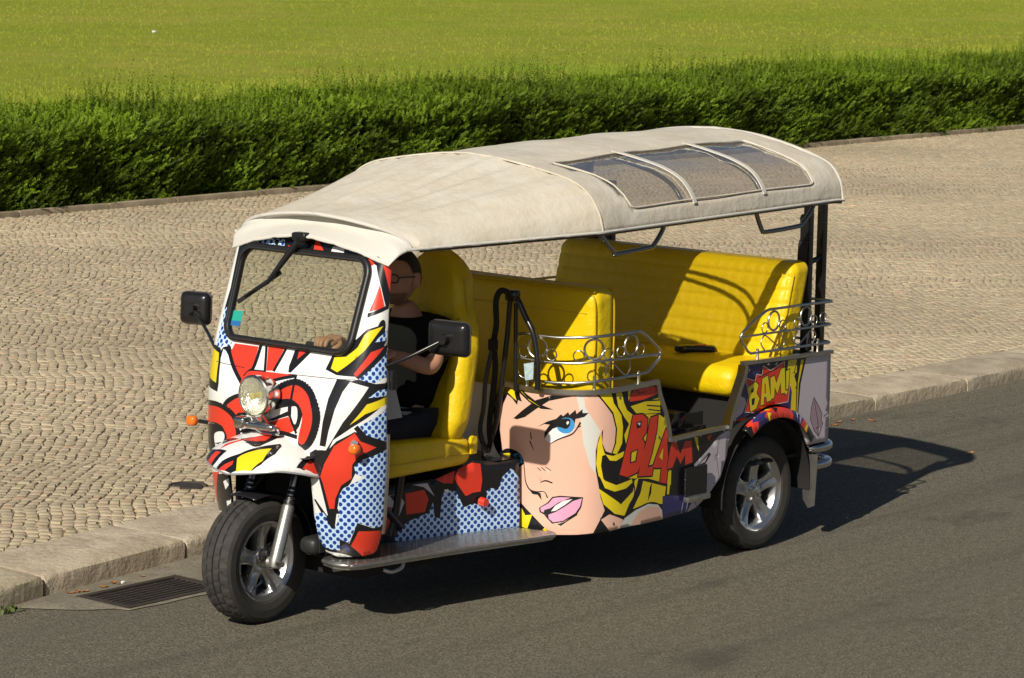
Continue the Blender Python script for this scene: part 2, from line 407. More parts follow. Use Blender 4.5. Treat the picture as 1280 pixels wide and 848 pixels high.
# ---- pavement of small limestone setts laid on the diagonal
bed = mat('sett_joint', (.25,.205,.14), .95, spec=.1, var=[(30,.7,(.12,.10,.068)),(5,.4,(.25,.205,.14))], bump=(90,.5,.006))
xs_ = np.concatenate([np.arange(-8, 12, .5), np.arange(12, 46, 2.)])
V = []; 
for x in xs_: V += [(x, float(kerb_y(x))+.20, PAVE_Z-.007), (x, 12.12, PAVE_Z-.007)]
pave = tag(make('pavement', V, [(2*i, 2*i+2, 2*i+3, 2*i+1) for i in range(len(xs_)-1)], bed, smooth=0), kind='structure')
sett = mat('sett_limestone', (.455,.375,.255), .8, spec=.3, var=[(45,.45,(.33,.265,.175)),(9,.4,(.45,.375,.26))], bump=[(70,.35,.006),(250,.25,.002)], attr='shade')
su, sv = .072, .055
ca_, sa_ = math.cos(math.radians(43)), math.sin(math.radians(43))
I, J = np.meshgrid(np.arange(-80, 610), np.arange(-470, 470), indexing='ij')
I = I.ravel(); J = J.ravel()
rowoff = RNG.random(2000)*su
def warp(u, v):
    return u+.08*np.sin(v*1.1+.4*u)+.04*np.sin(v*2.7+1.), v+.10*np.sin(u*.9+.3*v)+.035*np.sin(u*2.6+2.+.5*v)+.010*np.sin(u*7.1+1.3*v)+.008*np.sin(u*13.+2.1*v)
def uv2xy(u, v):
    u, v = warp(u, v); return u*ca_-v*sa_, u*sa_+v*ca_
jit = RNG.normal(0, 1, (len(I), 4, 2))*.0046
u0 = I*su+rowoff[J+500]; v0 = J*sv
du = RNG.uniform(.0, .014, len(I))
cu = np.stack([u0+.0018, u0+su-.0018-du*.25, u0+su-.0018-du*.25, u0+.0018], 1)+jit[..., 0]
cv = np.stack([v0+.0022, v0+.0022, v0+sv-.0022, v0+sv-.0022], 1)+jit[..., 1]
X, Y = uv2xy(cu, cv); mx_, my_ = X.mean(1), Y.mean(1)
keep = (my_ > kerb_y(mx_)+KERB_W+.02) & (my_ < 12.02)
P3 = np.stack([mx_, my_, np.full_like(mx_, PAVE_Z)], 1); keep &= in_view(P3, 300)
MH = (1.555, 1.99); keep &= np.hypot(mx_-MH[0], my_-MH[1]) > .105
X, Y, mx_, my_ = X[keep], Y[keep], mx_[keep], my_[keep]; N_ = len(X)
ztop = PAVE_Z+RNG.normal(0, .0014, N_); tl = RNG.normal(0, .0012, (N_, 4))
def inset(a, m_, k): return m_[:, None]+(a-m_[:, None])*k
ring0 = np.stack([X, Y, np.full((N_, 4), PAVE_Z-.022)], -1)
ring1 = np.stack([inset(X, mx_, .97), inset(Y, my_, .97), (ztop-.0022)[:, None]+tl], -1)
ring2 = np.stack([inset(X, mx_, .88), inset(Y, my_, .88), ztop[:, None]+tl], -1)
SV = np.concatenate([ring0, ring1, ring2], 1)      # N,12,3
SF = np.array([(8,9,10,11)]+[(k, (k+1) % 4, 4+(k+1) % 4, 4+k) for k in range(4)]+[(4+k, 4+(k+1) % 4, 8+(k+1) % 4, 8+k) for k in range(4)])
tone = RNG.normal(1, .05, N_)[:, None]*(1+RNG.normal(0, .012, (N_, 3)))
tone *= (1+.06*np.sin(mx_*.7+my_*1.3)+.05*np.sin(mx_*2.1-my_*.9))[:, None]
pinkish = RNG.random(N_) < .03; tone[pinkish] *= np.array([1.05, .93, .90])
a_, b_, depth = cam_xy(np.stack([mx_, my_, np.full_like(mx_, PAVE_Z)], 1))
vis = (np.abs(a_) < 636) & (np.abs(b_) < 420)
order = np.argsort(np.where(vis, depth, 1e6)); single = np.zeros(N_, bool); single[order[:300]] = True
for k in order[:300]:
    o = make('sett', SV[k], SF, sett, pave, 50); colour_attr(o.data, tone[k])
rest = np.where(~single)[0]
Vr = SV[rest].reshape(-1, 3); Fr = (SF[None]+12*np.arange(len(rest))[:, None, None]).reshape(-1, 4)
o = make('setts', Vr, Fr.tolist(), sett, pave, 50); tag(o, kind='stuff')
colour_attr(o.data, np.repeat(tone[rest], 36, axis=0))
# round iron cover let into the setts
b = MB(); b.lathe([(0.0001,.004),(.07,.004),(.074,-.002),(.082,-.002),(.084,.006),(.094,.006),(.096,-.02)], (*MH, PAVE_Z-.006), (0,0,1), 28)
tag(b.build('valve_cover', iron, None, 40), 'small round rusty iron cover set among the pavement stones', 'iron cover')

# ---- edging stones along the hedge
edgem = mat('edging_stone', (.36,.30,.215), .9, spec=.2, var=[(8,.6,(.22,.18,.13))], bump=(30,.5,.01), attr='shade')
eroot = tag(empty('hedge_edging', (18, 12.1, 0)), kind='structure')
xk = 3.6
while xk < 38:
    L_ = random.uniform(.8, 1.1)
    o = MB().rbox((xk+L_/2, 12.07, PAVE_Z+.0), (L_/2-.004, .045, .05), .012, 3).build('edging_stone', edgem, eroot, 40)
    s_ = random.uniform(.8, 1.1); colour_attr(o.data, (s_, s_*.98, s_*.95)); xk += L_

# ---- lawn
lawn_m = mat('lawn', (.270,.325,.028), .95, spec=.1, var=[(.16,.75,(.42,.37,.07)),(.55,.5,(.185,.280,.022)),(3,.45,(.17,.215,.016)),(38,.55,(.31,.30,.05)),(90,.4,(.15,.175,.015))], bump=[(28,.6,.04),(70,.4,.02)])
V = [(-20, 12.1, .02), (160, 12.1, .02), (160, 160, .02), (-20, 160, .02)]
tag(make('lawn', V, [(0,1,2,3)], lawn_m, smooth=0), kind='structure')
blade_m = mat('grass_blade', (.262,.315,.028), .75, spec=.25, attr='shade')
def blades(n, ymin, ymax, h, w):
    t = RNG.random((n*8, 2)); y = ymin+(ymax-ymin)*t[:, 0]**1.3; x = 4+92*t[:, 1]
    P = np.stack([x, y, np.full_like(x, .05)], 1); P = P[in_view(P, 25)][:n]; n = len(P)
    az = RNG.random(n)*2*np.pi; ln = RNG.normal(0, .45, (n, 2))*h; hh = h*RNG.uniform(.6, 1.4, n); ww = w*RNG.uniform(.6, 1.5, n)
    d = np.stack([np.cos(az), np.sin(az), 0*az], 1)*ww[:, None]
    tip = P+np.stack([ln[:, 0], ln[:, 1], hh], 1); base = P.copy(); base[:, 2] = .015
    V = np.stack([base-d, base+d, tip], 1).reshape(-1, 3)
    # patches of drier and greener growth
    pt = np.clip(np.array([.5+.9*pnoise(Vector((a*.11, b*.11, 3.)))+.5*pnoise(Vector((a*.35, b*.35, 8.))) for a, b in P[:, :2]]), 0, 1)
    c = np.array([1.25, 1.08, 1.45])[None]*pt[:, None]+np.array([.66, .92, .62])[None]*(1-pt[:, None]); c = c*RNG.uniform(.90, 1.1, (n, 1))
    return V, c
Va, ca1 = blades(60000, 13.2, 26, .016, .006); Vb, cb1 = blades(50000, 20, 75, .014, .008)
V = np.vstack([Va, Vb]); Fc = np.arange(len(V)).reshape(-1, 3)
o = make('grass', V, Fc.tolist(), blade_m, smooth=0); colour_attr(o.data, np.repeat(np.vstack([ca1, cb1]), 3, axis=0))
tag(o, 'short sunlit grass of the lawn behind the hedge', 'grass', kind='stuff')

# ---- hedge: twiggy core and thousands of short leafy sprigs
hedge = tag(empty('hedge', (18, 12.9, 0)), 'long low clipped dark green hedge between the pavement and the lawn', 'hedge')
HX0, HX1 = 3.5, 38.0
def hedge_top(x): return .80+.03*np.sin(x*.9)+.03*np.sin(x*2.3+1)+.02*np.sin(x*5.1)
def hedge_y(x, z): return 12.17+.05*np.sin(x*1.7+z*3)+.04*np.sin(x*4.3+1)+.05*np.sin(z*6+x*.7)+.03*(z-.4)
core_m = mat('hedge_core', (.012,.018,.006), .95, spec=.05, var=(14,.7,(.024,.020,.010)))
G = []
for x in np.linspace(HX0, HX1, 200):
    t = float(hedge_top(x)); G.append([(x, float(hedge_y(x, .1))+.16, .02), (x, float(hedge_y(x, .4))+.13, .4), (x, float(hedge_y(x, .7))+.14, t-.14), (x, 12.75, t+.0), (x, 13.5, t+.04), (x, 13.75, t-.2), (x, 13.8, .02)])
b = MB(); b.grid(G); b.build('branches', core_m, hedge, 60)
def sprigs(P, D, L, nleaf, lw, shade_rng, warm):
    """each sprig a bent twig direction with leaves in pairs; every leaf a folded quad"""
    n = len(P); D = D/np.linalg.norm(D, axis=1, keepdims=True)
    side = np.cross(D, RNG.normal(0, 1, (n, 3))); side /= np.linalg.norm(side, axis=1, keepdims=True); nrm = np.cross(D, side)
    Vs = []; cs = []
    sh = RNG.uniform(*shade_rng, n)*np.array([.95+.55*pnoise(Vector((a*.9, 2., c*2.2)))+.3*pnoise(Vector((a*3., 5., c*5.))) for a, b, c in P])
    for k in range(nleaf):
        f = (k+.5)/nleaf; sg = 1 if k % 2 else -1; ang = RNG.uniform(.30, .70, n)
        rot = RNG.uniform(-.9, .9, n); sd = side*np.cos(rot)[:, None]+nrm*np.sin(rot)[:, None]
        base = P+D*(L*f)[:, None]+nrm*(L*.12*f*f)[:, None]
        ax = D*np.cos(ang)[:, None]+sd*(sg*np.sin(ang))[:, None]; ll = lw*RNG.uniform(1.5, 2.6, n)*(1.15-.5*f)
        wv = np.cross(ax, nrm); wv /= np.linalg.norm(wv, axis=1, keepdims=True)+1e-9
        tip = base+ax*ll[:, None]; mid = base+ax*(ll*.5)[:, None]; w2 = (lw*.5)*RNG.uniform(.8, 1.2, n)
        Vs.append(np.stack([base, mid+wv*w2[:, None], tip, mid-wv*w2[:, None]], 1))
        c = np.stack([sh*(.85+.5*f*warm), sh*(.92+.22*f), sh*(.9-.15*f)], 1)*RNG.uniform(.8, 1.2, (n, 1)); cs.append(c)
    return np.concatenate(Vs).reshape(-1, 3), np.concatenate(cs)
def hv(P, mg): return in_view(P, mg)
leaf_m = mat('hedge_leaf', (.105,.160,.011), .6, spec=.2, attr='shade')
nt = leaf_m.node_tree; pb = nt.nodes['Principled BSDF']; pb.inputs['Transmission Weight'].default_value = 0
tl_ = nd(nt, 'ShaderNodeBsdfTranslucent'); src = pb.inputs['Base Color'].links[0].from_socket; nt.links.new(src, tl_.inputs[0])
ms = nd(nt, 'ShaderNodeMixShader'); ms.inputs[0].default_value = .25; outn = [n for n in nt.nodes if n.type == 'OUTPUT_MATERIAL'][0]
nt.links.new(pb.outputs[0], ms.inputs[1]); nt.links.new(tl_.outputs[0], ms.inputs[2]); nt.links.new(ms.outputs[0], outn.inputs[0])
# front face
n = 42000; x = RNG.uniform(HX0, HX1, n); z = RNG.uniform(.03, 1, n)*hedge_top(x); lump = .5+.5*np.sin(x*5.2+3*np.sin(z*5))*np.sin(z*8+2*np.sin(x*2.3))
y = hedge_y(x, z)+.10-.17*lump*RNG.random(n)+RNG.normal(0, .025, n)
P = np.stack([x, y, z], 1); k = hv(P, 260); P = P[k]; lump = lump[k]; n = len(P)
D = np.stack([.35+RNG.normal(0, .28, n), -.70+RNG.normal(0, .28, n), .75+RNG.normal(0, .28, n)], 1)
V1, c1 = sprigs(P, D, RNG.uniform(.06, .14, n), 11, .0140, (.35, 1.4), .6)
# top, its sunlit brightness put into the leaf colour
n = 34000; x = RNG.uniform(HX0, HX1, n); y = RNG.uniform(12.15, 13.75, n); z = hedge_top(x)+.05*np.clip((y-12.2)/1., 0, 1)-.02+RNG.normal(0, .03, n)-.12*np.clip((12.35-y)/.2, 0, 1)
P = np.stack([x, y, z], 1); P = P[hv(P, 260)]; n = len(P)
D = np.stack([.15+RNG.normal(0, .35, n), -.15+RNG.normal(0, .35, n), 1+RNG.normal(0, .2, n)], 1)
V2, c2 = sprigs(P, D, RNG.uniform(.05, .12, n), 8, .016, (.85, 1.5), .65)
# tall upright shoots that stand out above
n = 4600; x = RNG.uniform(HX0, HX1, n); y = RNG.uniform(12.4, 13.7, n); z = hedge_top(x)+.02
cl = .5+.5*np.sin(x*2.2+1.4*np.sin(y*3)); P = np.stack([x, y, z], 1); q = (RNG.random(n) < .25+.75*cl) & hv(P, 260); P = P[q]; cl = cl[q]; n = len(P)
D = np.stack([RNG.normal(.05, .10, n), RNG.normal(0, .10, n), np.ones(n)], 1)
V3, c3 = sprigs(P, D, RNG.uniform(.12, .34, n)*(.7+.6*cl)*np.where(RNG.random(n) < .2, 1.35, 1.), 13, .016, (.8, 1.4), .7)
for nm, V, c in (('foliage', np.vstack([V1, V2]), np.vstack([c1, c2])), ('shoots', V3, c3)):
    Fc = np.arange(len(V)).reshape(-1, 4); o = make(nm, V, Fc.tolist(), leaf_m, hedge, 0); colour_attr(o.data, np.repeat(c, 4, axis=0)); tag(o, kind='stuff')
# ================================================================== body surfaces and print outlines of the vehicle
# ---- body surfaces of the tuk-tuk: functions of two surface coordinates, metres ----
CAB_T = np.array([  # height, nose x, flat half width, half width, door edge x
 (.22,.150,.16,.36,.280),(.30,.130,.18,.41,.285),(.40,.105,.20,.445,.283),(.65,.070,.22,.475,.266),(.90,.080,.22,.480,.262),
 (1.00,.115,.27,.478,.266),(1.07,.152,.345,.470,.270),(1.13,.178,.378,.462,.278),(1.30,.236,.378,.448,.303),(1.50,.300,.378,.430,.338),(1.62,.338,.370,.425,.365)])
_zz = np.linspace(.1, 1.75, 331)
def _smooth(col):
    v = np.interp(_zz, CAB_T[:,0], CAB_T[:,col])
    for _ in range(2):
        p = np.pad(v, 5, mode='edge'); v = np.convolve(p, np.ones(11)/11, mode='valid')
    return v
_CAB = [_smooth(k) for k in range(1, 5)]
CAB_U = .56
def cab_surface(u, z, off=0.0):
    u = np.asarray(u, float); z = np.asarray(z, float)
    xf, b, hw, xs = [np.interp(z, _zz, c) for c in _CAB]
    t = np.abs(u)
    ph = np.clip((t-b)/(CAB_U-b), 0, 1.15)*np.pi/2
    y = np.where(t <= b, t, b+(hw-b-off)*np.sin(ph))*np.sign(u)
    x = np.where(t <= b, xf, xf+(xs-xf)*(1-np.cos(ph)))+off
    return np.stack([x, y, z], -1)
def _catmull(P, n=24):
    P = np.array(P, float); Q = np.vstack([2*P[0]-P[1], P, 2*P[-1]-P[-2]]); out = []
    for i in range(1, len(Q)-2):
        for k in range(n):
            t = k/n; a, b, c, d = Q[i-1], Q[i], Q[i+1], Q[i+2]
            out.append(.5*((2*b)+(-a+c)*t+(2*a-5*b+4*c-d)*t*t+(-a+3*b-3*c+d)*t**3))
    out.append(P[-1]); return np.array(out)
SIDE = _catmull([(1.205,-.22),(1.215,-.30),(1.232,-.42),(1.262,-.55),(1.325,-.665),(1.43,-.722),(1.60,-.735),(1.84,-.728),(2.10,-.72),(2.50,-.72)])
_sl = np.concatenate([[0], np.cumsum(np.linalg.norm(np.diff(SIDE, axis=0), axis=1))])
def side_surface(u, z, off=0.0):
    u = np.asarray(u, float); z = np.asarray(z, float)
    x = np.interp(u, _sl, SIDE[:,0]); y = np.interp(u, _sl, SIDE[:,1])
    dx = np.interp(u+.01, _sl, SIDE[:,0])-np.interp(u-.01, _sl, SIDE[:,0]); dy = np.interp(u+.01, _sl, SIDE[:,1])-np.interp(u-.01, _sl, SIDE[:,1])
    l = np.hypot(dx, dy)+1e-9
    return np.stack([x-off*dy/l*1.0, y+off*dx/l, z], -1)   # off > 0 goes inside
def flat_surface(y0):
    def f(u, z, off=0.0):
        u = np.asarray(u, float); return np.stack([u, np.full_like(u, y0)+off, np.asarray(z, float)], -1)
    return f
rear_surface = flat_surface(-.72)
def box_surface(u, z, off=0.0):
    u = np.asarray(u, float); return np.stack([u, -.20-(u-.45)*.2625+off, np.asarray(z, float)], -1)
def fender_surface(u, v, off=0.0):     # u = x, v = y, a hood over the front wheel
    u = np.asarray(u, float); v = np.asarray(v, float)
    r = np.where(u < .10, np.hypot((u-.10)/.262, v/.282), np.abs(v)/.282+0*u); r = np.clip(r, 0, 1.05)
    z = .612+.150*np.maximum(0, 1.0-.98*r**2.4)**.62-.012*np.clip((u-.0)/.1, 0, 1)*r**3+.02*np.clip(u/.1, 0, 1)*(1-r)
    av = np.abs(v); z = z+.028*r**3*np.where(av < .2, av/.2, np.maximum(0, 1-((av-.2)/.085)**2))
    return np.stack([u, v, z-off], -1)
ART_CAB = [
('k',(0.419,1.503,0.294,1.544,0.088,1.561,-0.047,1.566,-0.24,1.549,-0.423,1.512,-0.56,1.495,-0.56,1.334,-0.546,1.284,-0.472,1.387,-0.394,1.473,-0.293,1.49,0.023,1.502,0.294,1.485,0.331,1.456,0.352,1.264,0.376,1.236,0.406,1.234,0.396,1.313),0),
('r',(-0.028,1.498,-0.027,1.557,-0.097,1.496),0),
('w',(-0.124,1.5,-0.131,1.526,-0.195,1.526,-0.197,1.5),0),
('r',(-0.236,1.504,-0.296,1.51,-0.343,1.498,-0.375,1.478,-0.361,1.469,-0.304,1.482),0),
('r',(-0.451,1.487,-0.56,1.488,-0.56,1.36,-0.56,1.36,-0.512,1.418),0),
('r',(-0.414,1.292,-0.458,1.399,-0.499,1.342,-0.519,1.309),0),
('k',(-0.408,1.277,-0.464,1.291,-0.535,1.309),0.0172),
('w',(-0.422,1.226,-0.427,1.273,-0.551,1.303,-0.553,1.233),0),
('k',(-0.489,1.229,-0.498,1.254,-0.519,1.261,-0.535,1.247,-0.533,1.219),1),
('r',(0.127,1.498,0.117,1.51,0.08,1.51,0.076,1.497),0),
('d',(0.335,1.496,0.304,1.517,0.198,1.531,0.142,1.531,0.138,1.505,0.234,1.502),0),
('k',(0.294,1.515,0.269,1.521,0.272,1.503),0),
('k',(0.197,1.529,0.173,1.528,0.175,1.503,0.195,1.51),0),
('d',(0.358,1.437,0.363,1.473,0.348,1.494,0.34,1.481,0.34,1.455,0.351,1.435),0),
('w',(0.376,1.341,0.37,1.369,0.358,1.37,0.359,1.341),0),
('r',(0.382,1.268,0.378,1.311,0.36,1.313,0.363,1.267),0),
('d',(0.394,1.065,0.399,1.117,0.397,1.182,0.406,1.234,0.373,1.236,0.353,1.134,0.328,1.107,0.302,1.1,0.308,1.077,0.342,1.096,0.356,1.072),0),
('k',(0.57,1.06,0.404,1.081,0.355,1.07,0.331,1.021,0.304,0.932,0.303,0.9,0.326,0.902,0.57,0.92,0.57,0.95,0.57,1.017),0),
('y',(0.57,1.05,0.414,1.063,0.361,1.053,0.344,1.016,0.324,0.934,0.57,0.968,0.57,1.01),0),
('k',(0.353,1.061,0.343,1.078,0.306,1.088,0.235,1.013,0.168,0.962,0.18,0.945,0.244,1.005,0.265,1.025,0.324,1.067,0.339,1.071,0.336,1.017,0.349,1.025),0),
('r',(0.294,1.061,0.284,1.099,0.148,1.1,0.143,1.022,0.176,0.984,0.181,0.966,0.248,1.014),0),
('k',(0.309,1.072,0.25,1.011,0.175,0.949),0.0172),
('k',(0.137,1.105,0.137,1.02,0.155,0.999),0.019),
('k',(0.106,1.107,0.069,1.011),0.0138),
('r',(0.096,1.106,0.004,1.106,0.028,1.017,0.062,1.013),0),
('k',(-0.006,1.109,0.022,1.015),0.0155),
('k',(-0.056,1.106,-0.148,1.109,-0.073,1.02,-0.059,1.021,-0.052,1.043),0),
('r',(-0.08,1.105,-0.119,1.106,-0.083,1.073),0),
('r',(0.186,0.948,0.179,1.003,0.072,1.01,-0.088,1.014,-0.024,0.988,0.032,0.979,0.081,0.965),0),
('k',(0.042,0.97,-0.035,0.994,-0.104,1.011),0.0138),
('k',(0.179,0.98,0.153,1.005,0.063,1.011),0.006),
('k',(0.364,1.018,0.184,1.012),0.0026),
('k',(-0.062,1.014,-0.405,1.025),0.0026),
('k',(-0.011,0.906,-0.063,0.943,-0.122,0.955,-0.183,0.935,-0.222,0.892,-0.227,0.841,-0.211,0.78,-0.194,0.745),(0.0862,0.0862,0.0931,0.0966,0.0905,0.0862,0.0819,0.0603)),
('r',(-0.027,0.915,-0.069,0.938,-0.12,0.948,-0.171,0.93,-0.205,0.89,-0.21,0.838,-0.196,0.788,-0.184,0.76),(0.0259,0.0431,0.0569,0.0586,0.0534,0.0517,0.05,0.0388)),
('k',(-0.048,0.903,-0.117,0.915,-0.16,0.904,-0.187,0.868,-0.172,0.821,-0.151,0.792,-0.107,0.852,-0.019,0.821,0.009,0.825,-0.015,0.88),0),
('w',(-0.116,0.885,-0.138,0.895,-0.154,0.887,-0.158,0.851,-0.145,0.822,-0.118,0.853),1),
('w',(0.009,0.831,-0.016,0.864,-0.069,0.88,-0.102,0.889,-0.103,0.871,-0.045,0.844,-0,0.824),0),
('r',(0.008,0.808,-0.054,0.832,-0.108,0.849,-0.148,0.798,-0.111,0.78,-0.057,0.78),0),
('k',(-0.107,1.014,-0.117,0.873,-0.119,0.847,-0.156,0.786),0.0129),
('k',(0.162,0.759,0.016,0.774,-0.075,0.779,-0.161,0.772),0.0172),
('k',(0.264,0.845,0.236,0.886,0.174,0.911,0.142,0.888,0.124,0.83,0.165,0.822,0.192,0.799,0.212,0.833),1),
('r',(0.244,0.847,0.214,0.876,0.166,0.893,0.14,0.842,0.179,0.83,0.196,0.814,0.217,0.834),1),
('k',(0.42,0.8,0.305,0.813,0.24,0.799,0.209,0.767,0.206,0.714),0.0948),
('r',(0.42,0.79,0.305,0.805,0.248,0.791,0.222,0.759,0.22,0.706),0.0672),
('k',(0.42,0.738,0.286,0.767,0.249,0.748,0.237,0.71,0.288,0.654,0.374,0.638),1),
('w',(0.314,0.722,0.26,0.741,0.248,0.715,0.272,0.684,0.302,0.672),1),
('k',(0.199,0.795,0.165,0.822,0.124,0.824,0.135,0.776,0.171,0.752,0.188,0.756),0),
('w',(0.172,0.779,0.15,0.807,0.137,0.782,0.162,0.758),0),
('r',(0.232,0.704,0.134,0.743,-0.003,0.773),0.0207),
('k',(-0.326,1.024,-0.385,1.021,-0.353,0.975,-0.326,0.903,-0.305,0.811,-0.296,0.75,-0.272,0.752,-0.281,0.848,-0.298,0.945),0),
('k',(-0.263,1.104,-0.352,1.168,-0.423,1.223,-0.527,1.245,-0.553,1.177,-0.534,1.153,-0.398,1.037,-0.318,1.037,-0.251,1.052),0),
('y',(-0.278,1.101,-0.338,1.11,-0.391,1.153,-0.415,1.201,-0.444,1.219,-0.52,1.236,-0.485,1.202,-0.437,1.143,-0.354,1.075,-0.318,1.048,-0.278,1.058),0),
('d',(-0.481,1.174,-0.505,1.194,-0.549,1.216,-0.542,1.178,-0.503,1.175),0),
('k',(-0.388,1.046,-0.462,1.146,-0.56,1.16,-0.552,1.108,-0.418,1.026),0),
('r',(-0.397,1.047,-0.468,1.135,-0.539,1.153,-0.498,1.116,-0.408,1.036),0),
('d',(-0.415,1.025,-0.464,1.062,-0.56,1.131,-0.56,1.04,-0.488,1.012),0),
('k',(-0.378,1.017,-0.418,1.027,-0.491,1.009,-0.56,1.01,-0.56,0.985,-0.495,0.99,-0.458,0.997),0),
('k',(-0.461,0.999,-0.56,0.991,-0.56,0.94,-0.396,0.836,-0.325,0.78,-0.299,0.713,-0.288,0.686,-0.236,0.712,-0.25,0.73,-0.276,0.735,-0.298,0.736,-0.359,0.854),0),
('d',(-0.458,0.954,-0.507,0.983,-0.56,0.986,-0.55,0.958),0),
('y',(-0.385,0.844,-0.452,0.928,-0.56,0.956,-0.56,0.927,-0.446,0.889),0),
('d',(-0.423,0.842,-0.56,0.907,-0.56,0.75,-0.51,0.767,-0.456,0.796),0),
('k',(-0.409,0.837,-0.456,0.789,-0.514,0.758,-0.56,0.745),0.0207),
('k',(-0.232,0.718,-0.256,0.735,-0.296,0.726,-0.337,0.776,-0.406,0.818,-0.56,0.77,-0.56,0.723,-0.439,0.701,-0.395,0.608,-0.349,0.552,-0.332,0.47,-0.322,0.414,-0.301,0.412,-0.24,0.527,-0.23,0.606),0),
('w',(-0.231,0.613,-0.27,0.618,-0.297,0.458,-0.248,0.528,-0.221,0.524),0),
('r',(-0.294,0.681,-0.329,0.756,-0.406,0.813,-0.43,0.779,-0.502,0.752,-0.425,0.72,-0.401,0.684,-0.399,0.628,-0.357,0.596,-0.331,0.537,-0.325,0.497,-0.305,0.493,-0.285,0.6,-0.277,0.626),0),
('d',(-0.242,0.47,-0.278,0.475,-0.304,0.44,-0.314,0.408,-0.333,0.436,-0.342,0.477,-0.346,0.552,-0.366,0.585,-0.402,0.605,-0.454,0.631,-0.416,0.645,-0.409,0.675,-0.439,0.704,-0.56,0.738,-0.56,0.41,-0.498,0.417,-0.426,0.439,-0.404,0.404,-0.384,0.355,-0.332,0.317,-0.285,0.32,-0.216,0.34),0),
('k',(-0.308,0.495,-0.34,0.497,-0.344,0.476,-0.313,0.473,-0.321,0.412,-0.308,0.41,-0.286,0.448),0),
('k',(-0.419,0.44,-0.498,0.415,-0.56,0.419,-0.56,0.396,-0.423,0.399,-0.4,0.344,-0.49,0.281,-0.34,0.31,-0.34,0.368,-0.384,0.351),0),
('n',(-0.347,0.332,-0.369,0.344,-0.394,0.323,-0.383,0.312),0),
('r',(-0.426,0.404,-0.56,0.4,-0.56,0.294,-0.477,0.285,-0.393,0.339),0),
('k',(-0.224,0.341,-0.285,0.316,-0.355,0.309,-0.465,0.288,-0.56,0.3),0.0121),
('r',(0.409,0.543,0.295,0.565,0.304,0.432,0.408,0.416),0),
('k',(0.31,0.552,0.218,0.575,0.148,0.58,0.237,0.458,0.265,0.401,0.4,0.38),0),
('w',(0.272,0.528,0.215,0.561,0.207,0.552,0.262,0.495),0),
('w',(0.265,0.446,0.191,0.465,0.192,0.396,0.266,0.397),0),
]
ART_FENDER = [
('k',(-0.039,0.15,-0.002,0.058,0.057,-0.057,0.105,-0.119,0.12,-0.158,0.067,-0.083,-0.043,-0.065,-0.031,0.029,0.056,0.246),0),
('r',(-0.082,0.125,-0.047,0.123,-0.01,0.05,0.055,-0.022,0.045,-0.051,0.006,-0.052,-0.018,0.042),0),
('r',(-0.023,0.024,0.054,-0.032,0.006,-0.052,-0.017,-0.021),0),
('k',(-0.032,0.019,-0.043,-0.055,0.042,-0.053),0.0121),
('k',(-0.165,0.13,-0.021,0.265,-0.074,0.151,-0.095,0.067,-0.136,0.088,-0.148,0.112),0),
('r',(-0.158,0.135,-0.113,0.162,-0.086,0.139,-0.099,0.099,-0.133,0.118,-0.155,0.116),0),
('k',(-0.153,0.076,-0.134,0.053,-0.1,-0.013,-0.046,-0.067,0.021,-0.119,0.013,-0.137,-0.043,-0.154,-0.107,-0.137,-0.134,-0.114,-0.159,-0.018),0),
('r',(-0.156,0.058,-0.145,0.033,-0.129,-0.004,-0.141,-0.009,-0.157,0.021),0),
('y',(-0.154,-0.044,-0.12,-0.016,-0.11,-0.022,-0.026,-0.117,-0.094,-0.133,-0.137,-0.108),0),
('k',(-0.013,-0.242,0.064,-0.23,0.101,-0.244,0.086,-0.254,0.016,-0.259),0),
('r',(0.011,-0.254,0.062,-0.245,0.109,-0.259,0.13,-0.283,0.121,-0.284,0.057,-0.273),0),
('k',(0.09,-0.218,0.1,-0.258,0.13,-0.282),0.0052),
]
